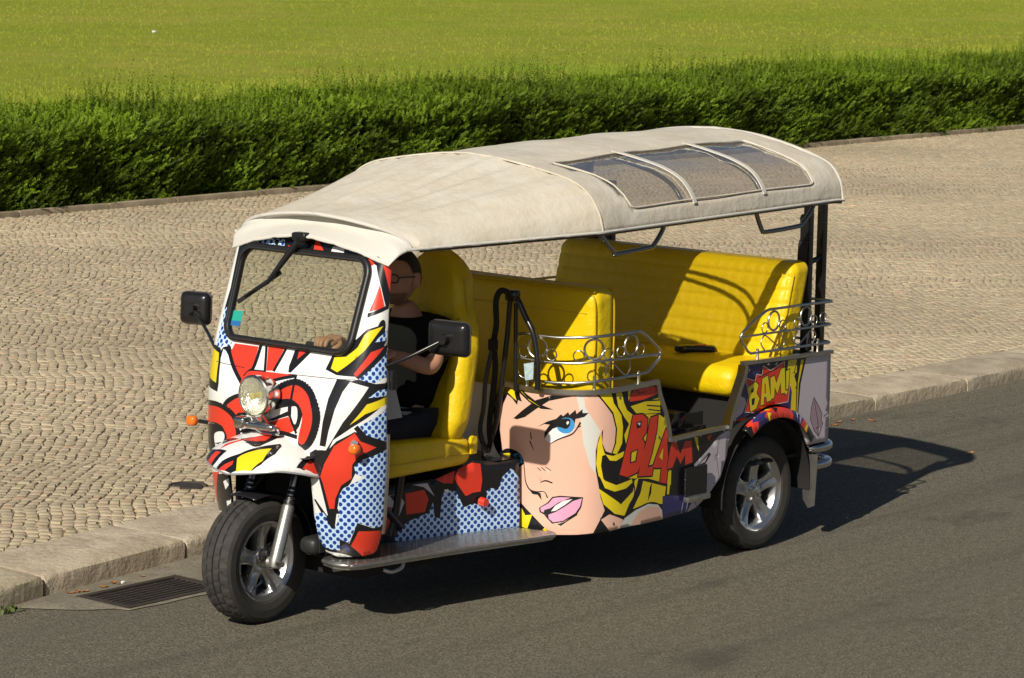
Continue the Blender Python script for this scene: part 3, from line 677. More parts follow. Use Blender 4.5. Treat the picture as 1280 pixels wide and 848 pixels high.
ART_SIDE = [
('s',(0.057,0.764,0.09,0.833,0.113,0.884,0.154,0.888,0.332,0.884,0.492,0.877,0.536,0.83,0.582,0.775,0.603,0.711,0.599,0.649,0.582,0.607,0.553,0.618,0.535,0.654,0.538,0.715,0.518,0.676,0.506,0.621,0.508,0.537,0.523,0.467,0.533,0.418,0.554,0.361,0.502,0.266,0.436,0.259,0.327,0.251,0.277,0.285,0.148,0.389,0.117,0.501,0.121,0.526,0.071,0.587,0.052,0.704),0),
('g',(0.417,0.863,0.449,0.861,0.457,0.808,0.509,0.731,0.527,0.706,0.511,0.669,0.503,0.621,0.508,0.522,0.481,0.559,0.452,0.656,0.433,0.793),0),
('k',(0.123,0.736,0.168,0.775,0.234,0.826,0.31,0.853,0.417,0.856,0.368,0.847,0.296,0.828,0.235,0.787,0.181,0.747,0.141,0.733),0),
('k',(0.083,0.84,0.097,0.883,0.142,0.887,0.179,0.853,0.25,0.811,0.319,0.792,0.259,0.79,0.203,0.812,0.159,0.844,0.147,0.856,0.165,0.812,0.145,0.817,0.141,0.795,0.115,0.822),0),
('y',(0.091,0.847,0.103,0.878,0.128,0.879,0.127,0.844,0.138,0.814,0.119,0.826),0),
('y',(0.138,0.879,0.191,0.83,0.258,0.797,0.202,0.821,0.15,0.864),0),
('w',(0.281,0.662,0.295,0.686,0.335,0.729,0.399,0.716,0.413,0.713,0.399,0.7,0.343,0.667,0.308,0.643),0),
('k',(0.237,0.708,0.29,0.739,0.331,0.754,0.352,0.775,0.361,0.767,0.384,0.787,0.389,0.774,0.415,0.798,0.42,0.78,0.445,0.802,0.446,0.785,0.472,0.786,0.453,0.768,0.416,0.758,0.413,0.737,0.385,0.722,0.342,0.72,0.317,0.71,0.292,0.685,0.277,0.663,0.278,0.692,0.302,0.726,0.276,0.726),0),
('b',(0.335,0.722,0.342,0.746,0.37,0.761,0.398,0.758,0.413,0.737,0.408,0.713,0.389,0.696,0.364,0.694,0.343,0.704),1),
('k',(0.331,0.723,0.342,0.75,0.388,0.758,0.393,0.733,0.378,0.714,0.353,0.718),1),
('w',(0.376,0.74,0.384,0.749,0.389,0.741,0.381,0.731),0),
('k',(0.304,0.642,0.343,0.666,0.4,0.691,0.421,0.715,0.438,0.745),(0.0029,0.0058,0.0065,0.0058,0.0087)),
('k',(0.421,0.718,0.44,0.73),0.0043),
('k',(0.067,0.586,0.095,0.602,0.132,0.599,0.163,0.583,0.181,0.55,0.166,0.533,0.133,0.52,0.104,0.538,0.075,0.566),1),
('y',(0.075,0.577,0.11,0.584,0.114,0.572,0.083,0.56),0),
('b',(0.112,0.556,0.12,0.571,0.144,0.585,0.169,0.573,0.172,0.556,0.157,0.539,0.133,0.538),1),
('k',(0.132,0.569,0.152,0.582,0.161,0.565,0.143,0.553),1),
('k',(0.18,0.55,0.185,0.509,0.191,0.467,0.211,0.436,0.243,0.429,0.282,0.433,0.299,0.408),(0.0036,0.0043,0.0051,0.0065,0.0058,0.0036,0.0065)),
('k',(0.207,0.437,0.243,0.43,0.265,0.425,0.271,0.395,0.251,0.417,0.226,0.417),0),
('k',(0.262,0.471,0.288,0.482,0.32,0.475),(0.0029,0.0065,0.0058)),
('k',(0.247,0.535,0.264,0.523),0.0036),
('k',(0.266,0.538,0.286,0.525),0.0036),
('k',(0.286,0.542,0.311,0.528),0.0036),
('k',(0.21,0.684,0.215,0.654),0.0051),
('k',(0.207,0.647,0.227,0.607),(0.0065,0.0022)),
('k',(0.259,0.362,0.298,0.388,0.32,0.415,0.356,0.423,0.405,0.423,0.456,0.422,0.449,0.378,0.432,0.348,0.372,0.31,0.322,0.298,0.298,0.319,0.284,0.334,0.262,0.343),0),
('p',(0.265,0.362,0.303,0.385,0.324,0.41,0.356,0.417,0.402,0.418,0.349,0.393,0.312,0.365,0.285,0.355,0.281,0.343,0.268,0.347),0),
('p',(0.304,0.336,0.336,0.35,0.378,0.378,0.413,0.404,0.451,0.417,0.443,0.381,0.424,0.352,0.372,0.316,0.327,0.305,0.306,0.319),0),
('w',(0.316,0.352,0.335,0.378,0.37,0.402,0.41,0.412,0.378,0.385,0.336,0.356),0),
('k',(0.345,0.298,0.379,0.312,0.434,0.355,0.432,0.343,0.387,0.312,0.362,0.291),0),
('k',(0,0.487,0.048,0.493,0.118,0.494,0.147,0.392,0.277,0.281,0.323,0.251,0.168,0.219,0.004,0.198),0),
('w',(0,0.487,0.122,0.502,0.147,0.371,0.148,0.224,0.004,0.205),0),
('d',(0,0.494,0.121,0.509,0.147,0.371,0.148,0.217,0.004,0.198),0),
('y',(0.147,0.273,0.172,0.353,0.192,0.321,0.226,0.328,0.203,0.264),0),
('y',(0.278,0.267,0.287,0.279,0.308,0.257),0),
('y',(0.513,0.866,0.571,0.88,0.589,0.823,0.634,0.767,0.646,0.714,0.643,0.644,0.612,0.599,0.589,0.607,0.607,0.648,0.611,0.71,0.588,0.782),0),
('y',(0.597,0.874,0.631,0.875,0.649,0.818,0.67,0.784,0.711,0.758,0.89,0.744,1.002,0.684,1.002,0.414,0.83,0.466,0.694,0.485,0.66,0.545,0.677,0.606,0.655,0.678,0.685,0.723,0.653,0.756,0.614,0.807),0),
('k',(0.644,0.86,0.667,0.864,0.683,0.793,0.661,0.802),0),
('y',(0.671,0.871,0.701,0.871,0.683,0.793),0),
('k',(0.701,0.884,0.897,0.866,0.899,0.817,0.781,0.81,0.683,0.786,0.676,0.818),0),
('y',(0.693,0.799,0.792,0.808,0.899,0.813,0.908,0.746,0.738,0.759),0),
('r',(0.683,0.838,0.723,0.879,0.88,0.864,0.881,0.832,0.781,0.818,0.687,0.819),0),
('k',(0.713,0.856,0.745,0.863,0.74,0.849,0.791,0.851),0.0043),
('k',(0.787,0.812,0.906,0.802),0.0065),
('k',(0.805,0.79,0.919,0.772),0.0058),
('k',(0.817,0.771,0.926,0.75),0.0051),
('y',(0.53,0.703,0.514,0.648,0.509,0.565,0.521,0.513,0.546,0.49,0.531,0.557,0.536,0.599,0.554,0.604,0.591,0.594,0.666,0.61,0.654,0.587,0.61,0.571,0.575,0.576,0.546,0.612,0.535,0.647),0),
('y',(0.52,0.523,0.553,0.49,0.613,0.465,0.716,0.48,0.722,0.467,0.676,0.444,0.605,0.438,0.553,0.458),0),
('y',(0.523,0.458,0.579,0.421,0.645,0.379,0.723,0.425,0.733,0.473,0.758,0.476,0.735,0.409,0.698,0.372,0.668,0.325,0.608,0.341,0.547,0.389),0),
('y',(0.792,0.461,0.965,0.412,0.95,0.336,0.834,0.36,0.726,0.347,0.774,0.411),0),
('k',(0.843,0.429,0.857,0.445,0.854,0.399,0.828,0.364),0),
('k',(0.716,0.482,0.735,0.416,0.698,0.358),0.0087),
('k',(0.635,0.387,0.647,0.379),0.0058),
('k',(0.783,0.466,0.768,0.411,0.725,0.368),0.013),
('g',(0.634,0.272,0.668,0.313,0.743,0.339,0.834,0.354,0.907,0.34,0.939,0.31,0.947,0.261,0.838,0.253),0),
('s',(0.712,0.278,0.766,0.327,0.835,0.344,0.908,0.329,0.936,0.302,0.943,0.259),0),
('k',(0.631,0.272,0.668,0.316,0.743,0.342,0.834,0.358,0.907,0.344,0.943,0.31,0.948,0.258),0.0051),
('s',(0.537,0.322,0.581,0.343,0.663,0.311,0.634,0.268,0.583,0.267),0),
('k',(0.533,0.324,0.569,0.346,0.668,0.309),0.0051),
('k',(0.711,0.758,0.777,0.754,0.814,0.73,0.806,0.674,0.778,0.648,0.797,0.626,0.788,0.557,0.75,0.505,0.683,0.492,0.631,0.509,0.658,0.587,0.687,0.674,0.711,0.758),0.0144),
('k',(0.833,0.732,0.89,0.737,0.883,0.671,0.851,0.576,0.822,0.516,0.866,0.518,0.856,0.476,0.754,0.486,0.78,0.558,0.811,0.638,0.833,0.732),0.0144),
('k',(0.861,0.517,0.914,0.604,0.956,0.672,0.988,0.672,0.981,0.559,0.967,0.425,0.918,0.437,0.927,0.501,0.876,0.507,0.861,0.517),0.0144),
('r',(0.711,0.758,0.777,0.754,0.814,0.73,0.806,0.674,0.778,0.648,0.797,0.626,0.788,0.557,0.75,0.505,0.683,0.492,0.631,0.509,0.658,0.587,0.687,0.674),0),
('r',(0.833,0.732,0.89,0.737,0.883,0.671,0.851,0.576,0.822,0.516,0.866,0.518,0.856,0.476,0.754,0.486,0.78,0.558,0.811,0.638),0),
('r',(0.861,0.517,0.914,0.604,0.956,0.672,0.988,0.672,0.981,0.559,0.967,0.425,0.918,0.437,0.927,0.501,0.876,0.507),0),
('k',(0.734,0.723,0.771,0.727,0.768,0.698,0.738,0.696),0),
('w',(0.742,0.718,0.762,0.721,0.76,0.707),0),
('k',(0.698,0.599,0.75,0.607,0.741,0.552,0.697,0.549),0),
('y',(0.707,0.595,0.742,0.601,0.733,0.558,0.705,0.555),0),
('y',(0.908,0.551,0.936,0.587,0.933,0.534),0),
('k',(0.986,0.502,0.978,0.41),0.0058),
('k',(0.963,0.626,1.31,0.604,1.216,0.543,1.169,0.492,1.17,0.463,0.984,0.481),0),
('k',(0.969,0.489,0.992,0.58,1.003,0.607,1.035,0.604,1.067,0.541,1.105,0.595,1.154,0.591,1.164,0.493,1.109,0.488,1.107,0.536,1.072,0.498,1.043,0.537,1.011,0.49,0.969,0.489),0.0101),
('r',(0.969,0.489,0.992,0.58,1.003,0.607,1.035,0.604,1.067,0.541,1.105,0.595,1.154,0.591,1.164,0.493,1.109,0.488,1.107,0.536,1.072,0.498,1.043,0.537,1.011,0.49),0),
('y',(1.173,0.606,1.201,0.601,1.212,0.535,1.19,0.568),0),
('r',(1.274,0.595,1.31,0.602,1.288,0.57),0),
('n',(0.94,0.373,1.175,0.347,1.166,0.272,0.945,0.266),0),
('y',(0.979,0.475,1.003,0.471,0.989,0.374,0.974,0.376),0),
('l',(1.179,0.483,1.265,0.526,1.36,0.587,1.438,0.606,1.505,0.594,1.486,0.48,1.432,0.34,1.326,0.268,1.129,0.267,1.176,0.325,1.187,0.374),0),
('k',(1.179,0.483,1.265,0.528,1.36,0.587),0.0036),
('k',(1.201,0.472,1.29,0.521,1.305,0.51,1.256,0.464,1.209,0.422),0),
('l',(1.213,0.475,1.284,0.509,1.261,0.48),0),
('k',(1.209,0.284,1.189,0.323,1.199,0.372,1.223,0.392,1.254,0.381,1.264,0.353,1.237,0.34,1.218,0.363),0.0036),
('k',(1.226,0.329,1.257,0.31,1.287,0.324),0.0036),
('k',(1.371,0.596,1.356,0.533,1.355,0.467,1.371,0.4),0.0029),
('w',(1.1,0.322,1.086,0.272),0.0029),
('w',(1.136,0.317,1.124,0.271),0.0029),
]
DOM_SIDE = (0.122,0.878,0.332,0.862,0.492,0.868,0.875,0.877,0.897,0.817,0.939,0.742,0.969,0.667,0.981,0.613,0.979,0.613,1.431,0.616,1.447,0.587,1.425,0.488,1.381,0.395,1.287,0.324,1.203,0.285,1.142,0.274,0.957,0.27,0.947,0.269,0.649,0.274,0.491,0.26,0.327,0.249,0.06,0.249,0.02,0.3,0.02,0.56,0.069,0.587,0.052,0.704,0.055,0.764,0.083,0.836)
ART_REAR = [
('n',(2.374,0.875,2.517,0.874,2.494,0.825,2.395,0.822,2.436,0.737,2.403,0.652,2.305,0.642,2.361,0.767),0),
('n',(2.448,0.757,2.765,0.737,2.77,0.632,2.453,0.654),0),
('l',(2.279,0.682,2.313,0.736,2.349,0.754,2.393,0.734,2.403,0.711,2.378,0.67,2.287,0.633),0),
('l',(2.375,0.86,2.412,0.856,2.409,0.843,2.379,0.845),0),
('w',(2.554,0.87,2.573,0.877,2.582,0.864),0),
('l',(2.618,0.864,2.642,0.875,2.637,0.858),0),
('y',(2.725,0.871,2.79,0.872,2.809,0.821,2.777,0.795,2.81,0.732,2.81,0.612,2.755,0.63,2.762,0.722,2.719,0.816),0),
('k',(2.797,0.86,2.78,0.81,2.814,0.776,2.791,0.734),0.0065),
('k',(2.796,0.871,2.9,0.868,2.829,0.737,2.817,0.596,2.798,0.598),0),
('y',(2.829,0.864,2.851,0.864,2.815,0.754,2.81,0.612,2.804,0.628,2.808,0.762),0),
('l',(2.87,0.869,3.078,0.869,3.09,0.427,2.885,0.437,2.817,0.604,2.831,0.752),0),
('w',(2.395,0.825,2.468,0.805,2.479,0.834,2.522,0.824,2.529,0.867,2.587,0.839,2.696,0.869,2.696,0.819,2.744,0.754,2.732,0.681,2.634,0.681,2.578,0.654,2.503,0.655,2.396,0.672,2.423,0.745,2.395,0.825),0.0051),
('r',(2.395,0.825,2.468,0.805,2.479,0.834,2.522,0.824,2.529,0.867,2.587,0.839,2.696,0.869,2.696,0.819,2.744,0.754,2.732,0.681,2.634,0.681,2.578,0.654,2.503,0.655,2.396,0.672,2.423,0.745),0),
('k',(2.494,0.818,2.569,0.832,2.644,0.846),0.0058),
('k',(2.409,0.78,2.473,0.801,2.496,0.783,2.482,0.748,2.506,0.721,2.483,0.678,2.44,0.667,2.424,0.731,2.409,0.78),0.0094),
('k',(2.516,0.688,2.524,0.809,2.566,0.819,2.598,0.703,2.566,0.698,2.558,0.723,2.541,0.721,2.541,0.689,2.516,0.688),0.0094),
('k',(2.595,0.707,2.588,0.806,2.617,0.814,2.635,0.777,2.67,0.838,2.699,0.842,2.71,0.726,2.677,0.723,2.67,0.777,2.646,0.726,2.624,0.76,2.622,0.712,2.595,0.707),0.0094),
('k',(2.71,0.824,2.739,0.83,2.731,0.739,2.716,0.739,2.71,0.824),0.0094),
('k',(2.708,0.734,2.729,0.733,2.722,0.716,2.705,0.718,2.708,0.734),0.0094),
('y',(2.409,0.78,2.473,0.801,2.496,0.783,2.482,0.748,2.506,0.721,2.483,0.678,2.44,0.667,2.424,0.731),0),
('y',(2.516,0.688,2.524,0.809,2.566,0.819,2.598,0.703,2.566,0.698,2.558,0.723,2.541,0.721,2.541,0.689),0),
('y',(2.595,0.707,2.588,0.806,2.617,0.814,2.635,0.777,2.67,0.838,2.699,0.842,2.71,0.726,2.677,0.723,2.67,0.777,2.646,0.726,2.624,0.76,2.622,0.712),0),
('y',(2.71,0.824,2.739,0.83,2.731,0.739,2.716,0.739),0),
('y',(2.708,0.734,2.729,0.733,2.722,0.716,2.705,0.718),0),
('k',(2.437,0.766,2.462,0.778,2.458,0.756,2.441,0.751),0),
('k',(2.444,0.725,2.471,0.729,2.466,0.697,2.448,0.695),0),
('r',(2.542,0.783,2.552,0.786,2.556,0.738,2.544,0.738),0),
('m',(2.943,0.677,2.992,0.621,3.015,0.588,3.009,0.558,3.023,0.545,2.993,0.486,2.952,0.52,2.919,0.577,2.924,0.629),0),
('k',(2.943,0.677,2.992,0.621,3.015,0.588,3.009,0.558,3.023,0.545,2.993,0.486,2.952,0.52,2.919,0.577,2.924,0.629,2.943,0.677),0.0043),
('k',(2.948,0.656,2.967,0.601,2.986,0.546,2.987,0.493),0.0036),
('k',(3.028,0.575,3.06,0.589),0.0051),
('k',(3.051,0.644,3.076,0.66),0.0051),
('k',(3.042,0.568,3.068,0.57),0.0036),
]
DOM_REAR = (2.373,0.891,3.071,0.869,3.075,0.687,3.071,0.456,2.897,0.457,2.861,0.516,2.818,0.581,2.744,0.642,2.653,0.679,2.577,0.68,2.477,0.662,2.404,0.638,2.349,0.63,2.294,0.629,2.297,0.68,2.336,0.77,2.369,0.839)
ART_BOX = [
('r',(0.876,0.516,0.899,0.561,0.947,0.578,1.004,0.567,1.014,0.496,1.007,0.447,0.965,0.445,0.934,0.433,0.893,0.487),0),
('r',(0.78,0.524,0.877,0.551,0.869,0.495,0.821,0.5),0),
('r',(0.637,0.475,0.728,0.482,0.75,0.44,0.733,0.387,0.643,0.385),0),
('l',(0.534,0.472,0.603,0.479,0.633,0.438,0.582,0.326,0.604,0.417,0.535,0.431),0),
('l',(0.673,0.509,0.743,0.509,0.779,0.45,0.727,0.493),0),
('k',(0.561,0.473,0.588,0.477,0.612,0.44,0.596,0.428),0),
('r',(0.527,0.422,0.573,0.424,0.565,0.364,0.54,0.312,0.529,0.313),0),
('d',(0.583,0.28,0.613,0.331,0.652,0.354,0.706,0.369,0.753,0.383,0.772,0.424,0.781,0.36,0.808,0.35,0.811,0.392,0.816,0.454,0.838,0.469,0.885,0.459,0.912,0.409,0.922,0.386,0.958,0.396,0.99,0.398,1.038,0.402,1.037,0.445,1.061,0.456,1.095,0.445,1.117,0.5,1.161,0.534,1.207,0.477,1.204,0.239,1.001,0.254,0.731,0.263),0),
('k',(0.934,0.435,0.965,0.442,1.038,0.435,1.038,0.388,1.01,0.399,0.99,0.391,0.966,0.404,0.934,0.386),0),
('w',(0.826,0.472,0.846,0.473,0.85,0.463,0.83,0.46),0),
]
DOM_BOX = (0.511,0.515,0.79,0.523,0.979,0.581,1.091,0.563,1.197,0.568,1.212,0.259,0.873,0.265,0.514,0.264)
# ================================================================== the tuk-tuk
def vinyl(n, c, r=.27): return mat('vinyl_'+n, c, r, coat=.3, spec=.45, var=(3,.12,tuple(x*.86 for x in c)), bump=(7,.04,.01))
VINYL = dict(w=vinyl('white',(.76,.76,.74)), k=vinyl('black',(.010,.010,.012)), r=vinyl('red',(.66,.045,.022)), y=vinyl('yellow',(.76,.60,.015)), d=dots_mat(),
    s=vinyl('skin',(.74,.45,.34)), g=vinyl('pale',(.62,.62,.57)), p=vinyl('pink',(.70,.33,.50)), b=vinyl('blue',(.05,.27,.58)), l=vinyl('lilac',(.50,.45,.51)),
    n=vinyl('navy',(.030,.028,.13)), m=vinyl('mauve',(.34,.24,.30)))
VINYL['in'] = mat('body_inside', (.020,.020,.021), .5, bump=(40,.1,.003))
chrome = mat('chrome', (.60,.59,.57), .16, 1., var=(12,.3,(.42,.41,.39)))
steel = mat('stainless_tube', (.56,.55,.52), .30, 1., var=(18,.3,(.38,.37,.34)))
blackp = mat('black_plastic', (.012,.012,.013), .27, bump=(120,.12,.001))
blackpaint = mat('black_paint', (.010,.010,.011), .25, coat=.4)
blackmatt = mat('chassis_black', (.010,.0095,.009), .8)
rubber = mat('seal_rubber', (.012,.012,.012), .42)
tyrem = mat('tyre_rubber', (.034,.033,.031), .75, spec=.3, var=[(9,.6,(.058,.053,.046)),(50,.4,(.042,.039,.036))], bump=(160,.25,.002))
alloy = mat('alloy', (.52,.53,.54), .28, .9, var=(14,.35,(.40,.40,.40)), coat=.3)
alu = mat('fork_aluminium', (.50,.49,.45), .36, .85, var=(25,.5,(.30,.28,.24)))
chequer = mat('chequer_plate', (.48,.47,.44), .34, .9, var=[(20,.5,(.30,.29,.26))], bump=(30,.1,.003))
hide = mat('yellow_upholstery', (.74,.515,.003), .42, spec=.4, var=[(5,.25,(.66,.45,.003)),(40,.15,(.60,.42,.01))], bump=[(7,.38,.035),(18,.25,.014),(260,.12,.001)])
canvas = mat('roof_canvas', (.60,.57,.495), .8, spec=.2, var=[(3.2,.65,(.46,.385,.270)),(1.6,.7,(.67,.65,.59)),(14,.3,(.48,.41,.30)),(.8,.6,(.56,.49,.375)),(6,.35,(.61,.58,.51))], bump=[(3,.40,.05),(9,.15,.02)])
canvas_w = mat('canvas_white', (.56,.545,.50), .6, var=(6,.4,(.62,.57,.49)), bump=(12,.25,.012))
webbing = mat('webbing', (.012,.012,.013), .7, bump=(300,.3,.001))

TT = empty('tuk_tuk', (1.3, 0, 0))
tag(TT, 'three-wheeled tuk-tuk with pop-art printed body, yellow seats and beige canvas roof', 'tuk-tuk')

# ---- cab shell
def rrect(a, z0, z1, r, n=7, a2=None):
    a2 = a if a2 is None else a2; pts = []
    for cx, cz, s0 in ((a2-r, z1-r, 0), (-a2+r, z1-r, 90), (-a+r, z0+r, 180), (a-r, z0+r, 270)):
        for k in range(n+1):
            t = math.radians(s0+90*k/n); pts.append((cx+r*math.cos(t), cz+r*math.sin(t)))
    return np.array(pts)
wind = rrect(.345, 1.128, 1.486, .062, a2=.352)
half = [(-.235,.66),(-.235,.46),(-.245,.36),(-.275,.305),(-.33,.288),(-.45,.292),(-.54,.30),(-.56,.315)]
dom = [(-u, z) for u, z in half][::-1]
dom = half+[(-.56,1.482),(-.46,1.494),(-.38,1.510),(-.30,1.528),(-.18,1.548),(.18,1.548),(.30,1.528),(.38,1.510),(.46,1.494),(.56,1.482)]+[(-u, z) for u, z in half[::-1]]
cab = printed('cab_shell', cab_surface, ART_CAB, dom, 'w', TT, .022, [wind], thick=.014, flip=True)
cab['label'] = 'white cab front printed with red, black and yellow comic shapes'
def on_cab(u, z, off=0.): return cab_surface(np.array(u, float), np.array(z, float), off)
# windscreen
wp = rrect(.349, 1.124, 1.490, .062, a2=.356)
c0 = wp.mean(0); V = [on_cab(*c0, .004)]+[on_cab(u, z, .004) for u, z in wp]
ws = make('windscreen', V, [(0, i+1, (i+1) % len(wp)+1) for i in range(len(wp))], glass('windscreen_glass', (.78,.83,.74), .0, .02, (.5,.5,.45), .035), TT, 0)
b = MB(); L = rrect(.352, 1.121, 1.493, .064, 9, a2=.359); P = np.array([on_cab(u, z, -.006) for u, z in L])
b.tube(P, .0155, 8, closed=True); b.build('rubber_seal', rubber, ws, 60)
b = MB(); P = np.array([on_cab(u*.985, 1.305+(z-1.305)*.985, -.022) for u, z in L]); b.tube(P, .0045, 6, closed=True); b.build('seal_lip', mat('seal_gloss', (.03,.03,.03), .15), ws, 60)
st = [(.345,1.227),(.285,1.229),(.282,1.168),(.337,1.166)]
make('sticker', [on_cab(u, z, .0005) for u, z in st], [(0,1,2,3)], mat('sticker_green', (.02,.33,.26), .4), ws, 0)
st2 = [(.341,1.186),(.2832,1.188),(.282,1.168),(.337,1.166)]
make('sticker_strip', [on_cab(u, z, -.0012) for u, z in st2], [(0,1,2,3)], mat('sticker_blue', (.02,.13,.36), .4), ws, 0)
# wiper
A_, B_ = on_cab(.018, 1.551, -.045), on_cab(.14, 1.363, -.05); b0, b1 = on_cab(.302, 1.267, -.026), on_cab(.099, 1.405, -.028)
b = MB(); b.tube([A_, A_*.35+B_*.65, B_, (B_+b0)/2*.9+.1*b1], [.017,.012,.009,.006], 8); b.rbox(A_+np.array([.012,0,.006]), (.028,.040,.018), .010, 4); b.tube([A_+np.array([.02,.01,0]), A_+np.array([-.01,-.012,-.012])], .02, 10)
wi = b.build('wiper', blackp, TT, 50)
b = MB(); b.ribbon([b0, (b0+b1)/2, b1], .016, .010, (-1,0,0)); b.tube([b0*.8+b1*.2+np.array([-.012,0,0]), b0*.35+b1*.65+np.array([-.012,0,0])], .004, 6); b.build('wiper_blade', rubber, wi, 30)
# door edge trims and grey quarter plate
for sg in (-1, 1):
    b = MB(); b.tube([on_cab(sg*.568, z)*1.0 for z in np.linspace(.385, .80, 8)], .0085, 8); b.build('door_edge_trim', steel, TT, 60)
b = MB(); b.add([(.315,-.425,1.045),(.345,-.425,1.045),(.415,-.425,.845),(.325,-.425,.845),(.315,-.415,1.045),(.345,-.415,1.045),(.415,-.415,.845),(.325,-.415,.845)], [(0,1,2,3),(7,6,5,4),(0,4,5,1),(1,5,6,2),(2,6,7,3),(3,7,4,0)])
b.build('quarter_plate', mat('grey_plate', (.40,.40,.42), .3, .3), TT, 0)
b = MB(); b.rbox((.285,-.487,1.02), (.014,.012,.040), .006, 3); b.build('door_hinge', blackp, TT, 40)
# headlight
HC = np.array([-.012, .003, .930])
b = MB(); b.lathe([(.001,.115),(.05,.105),(.072,.075),(.082,.035),(.086,.006),(.0865,-.004),(.080,-.008),(.0765,-.004)], HC+np.array([.006,0,0]), (1,0,0), 40)
hl = b.build('headlight', chrome, TT, 40)
b = MB(); b.lathe([(.0765,.000),(.05,.045),(.018,.062),(.001,.064)], HC, (1,0,0), 40); b.build('reflector', mat('reflector', (.85,.84,.78), .22, 1., bump=(34,.8,.012)), hl, 40)
b = MB(); b.lathe([(.0775,-.003),(.06,-.011),(.035,-.016),(.001,-.018)], HC, (1,0,0), 40); b.build('lens', glass('lamp_glass', (.95,.95,.88), .03, .05, (.9,.9,.8), .10), hl, 60)
b = MB(); b.lathe([(.001,-.008),(.013,-.006),(.013,.04)], HC, (1,0,0), 16); b.build('bulb_cap', mat('lamp_yellow', (.65,.55,.12), .3, .4), hl, 40)
b = MB(); b.tube([HC+np.array([.03,0,-.075]), HC+np.array([.07,0,-.115])], .022, 10); b.rbox((.040,.035,.800), (.022,.105,.015), .010, 4); b.rbox((.030,.105,.806), (.026,.030,.024), .010, 4); b.tube(smoothline([(.030,-.09,.782),(.028,-.05,.778),(.028,0,.782),(.026,.035,.80),(.028,0,.815),(.03,-.06,.808),(.032,-.095,.796)], 4, True), .006, 6, closed=True)
b.build('lamp_bracket', chrome, hl, 50)
# indicators
orange = mat('indicator_amber', (.85,.17,.01), .15, coat=.6, spec=.6)
pI = on_cab(-.408, .768); 
b = MB(); b.tube([pI+np.array([.01,.008,.0]), pI+np.array([-.028,-.022,.006])], .016, 12); ind = b.build('indicator', chrome, TT, 50)
b = MB(); b.rbox(pI+np.array([-.040,-.036,-.012]), (.022,.022,.020), .016, 5); b.build('amber_lens', orange, ind, 60)
pJ = on_cab(.50, .735)
b = MB(); b.tube([pJ, pJ+np.array([.0,.075,.0])], .009, 8); ind = b.build('indicator', blackp, TT, 50)
b = MB(); b.rbox(np.array([.20,.573,.735]), (.020,.026,.022), .017, 5); b.build('amber_lens', orange, ind, 60)
# mirrors
def mirror(base, knee, c, yaw, pitch, hw, hh):
    M_ = rotz(yaw)@roty(pitch); b = MB()
    def shape(V): V = V.copy(); f = np.clip(-V[:,0]/.03, -1, 1); V[:,1] *= 1-.12*np.clip(f,0,1); V[:,2] *= 1-.12*np.clip(f,0,1); return V
    b.rbox(c, (.024, hw, hh), .022, 10, shape, M_); o = b.build('mirror', blackp, TT, 60)
    b = MB(); b.tube(smoothline([base, knee, np.array(c)+M_@np.array([-.030,.0,0])], 5), .0075, 8); b.tube([np.array(c)+M_@np.array([-.018,0,0]), np.array(c)+M_@np.array([-.050,0,0])], [.024,.020], 14); b.build('mirror_arm', blackp, o, 60)
    b = MB(); b.rbox(np.array(c)+M_@np.array([.0235,0,0]), (.002, hw*.9, hh*.88), .0015, 3, None, M_); b.build('mirror_glass', mat('mirror_silver', (.8,.8,.8), .02, 1.), o, 30)
    b = MB(); P_ = [np.array(c)+M_@np.array([.012, hw*1.0*a_, hh*1.0*b_]) for a_, b_ in rrect(1, -1, 1, .35, 5)]; b.tube(P_, .004, 6, closed=True); b.build('mirror_rim', mat('rim_grey', (.05,.05,.05), .3), o, 60)
mirror(on_cab(-.545, 1.075), np.array([.34,-.53,1.115]), (.465,-.625,1.185), math.radians(6), 0, .098, .069)
mirror(on_cab(.44, 1.075), np.array([.30,.60,1.12]), (.375,.735,1.182), math.radians(14), math.radians(4), .072, .068)

# ---- front fender, mudguard, fork, wheel
el = [(.10-.260*math.cos(a), .280*math.sin(a)) for a in np.radians(np.linspace(-90, 90, 49))]
fd = el+[(.13,.281),(.13,-.281)]
fen = printed('front_fender', fender_surface, ART_FENDER, fd, 'w', TT, .018, thick=.006, flip=False, edgelen=.012)
b = MB(); P = [fender_surface(*p)+np.array([0,0,-.002]) for p in [(.13,-.281)]+el+[(.13,.281)]]
b.tube(P, .0045, 6); b.build('fender_lip', mat('lip_grey', (.45,.46,.48), .3, .5), fen, 60)
FW = np.array([0., 0., .256]); STEER = math.radians(3)
def arcband(c, R, w, a0, a1, n, y0=0., crown=.02):
    G = []
    for a in np.radians(np.linspace(a0, a1, n)):
        G.append([(c[0]-(R+crown*(1-(t/1.)**2))*math.cos(a), c[1]+y0+t*w/2, c[2]+(R+crown*(1-t*t))*math.sin(a)) for t in np.linspace(-1, 1, 9)])
    return G
b = MB(); b.grid(arcband(FW, .276, .150, 74, 170, 26, 0, .010)); o = b.build('mudguard', blackp, TT, 60); sd = o.modifiers.new('t', 'SOLIDIFY'); sd.thickness = .004
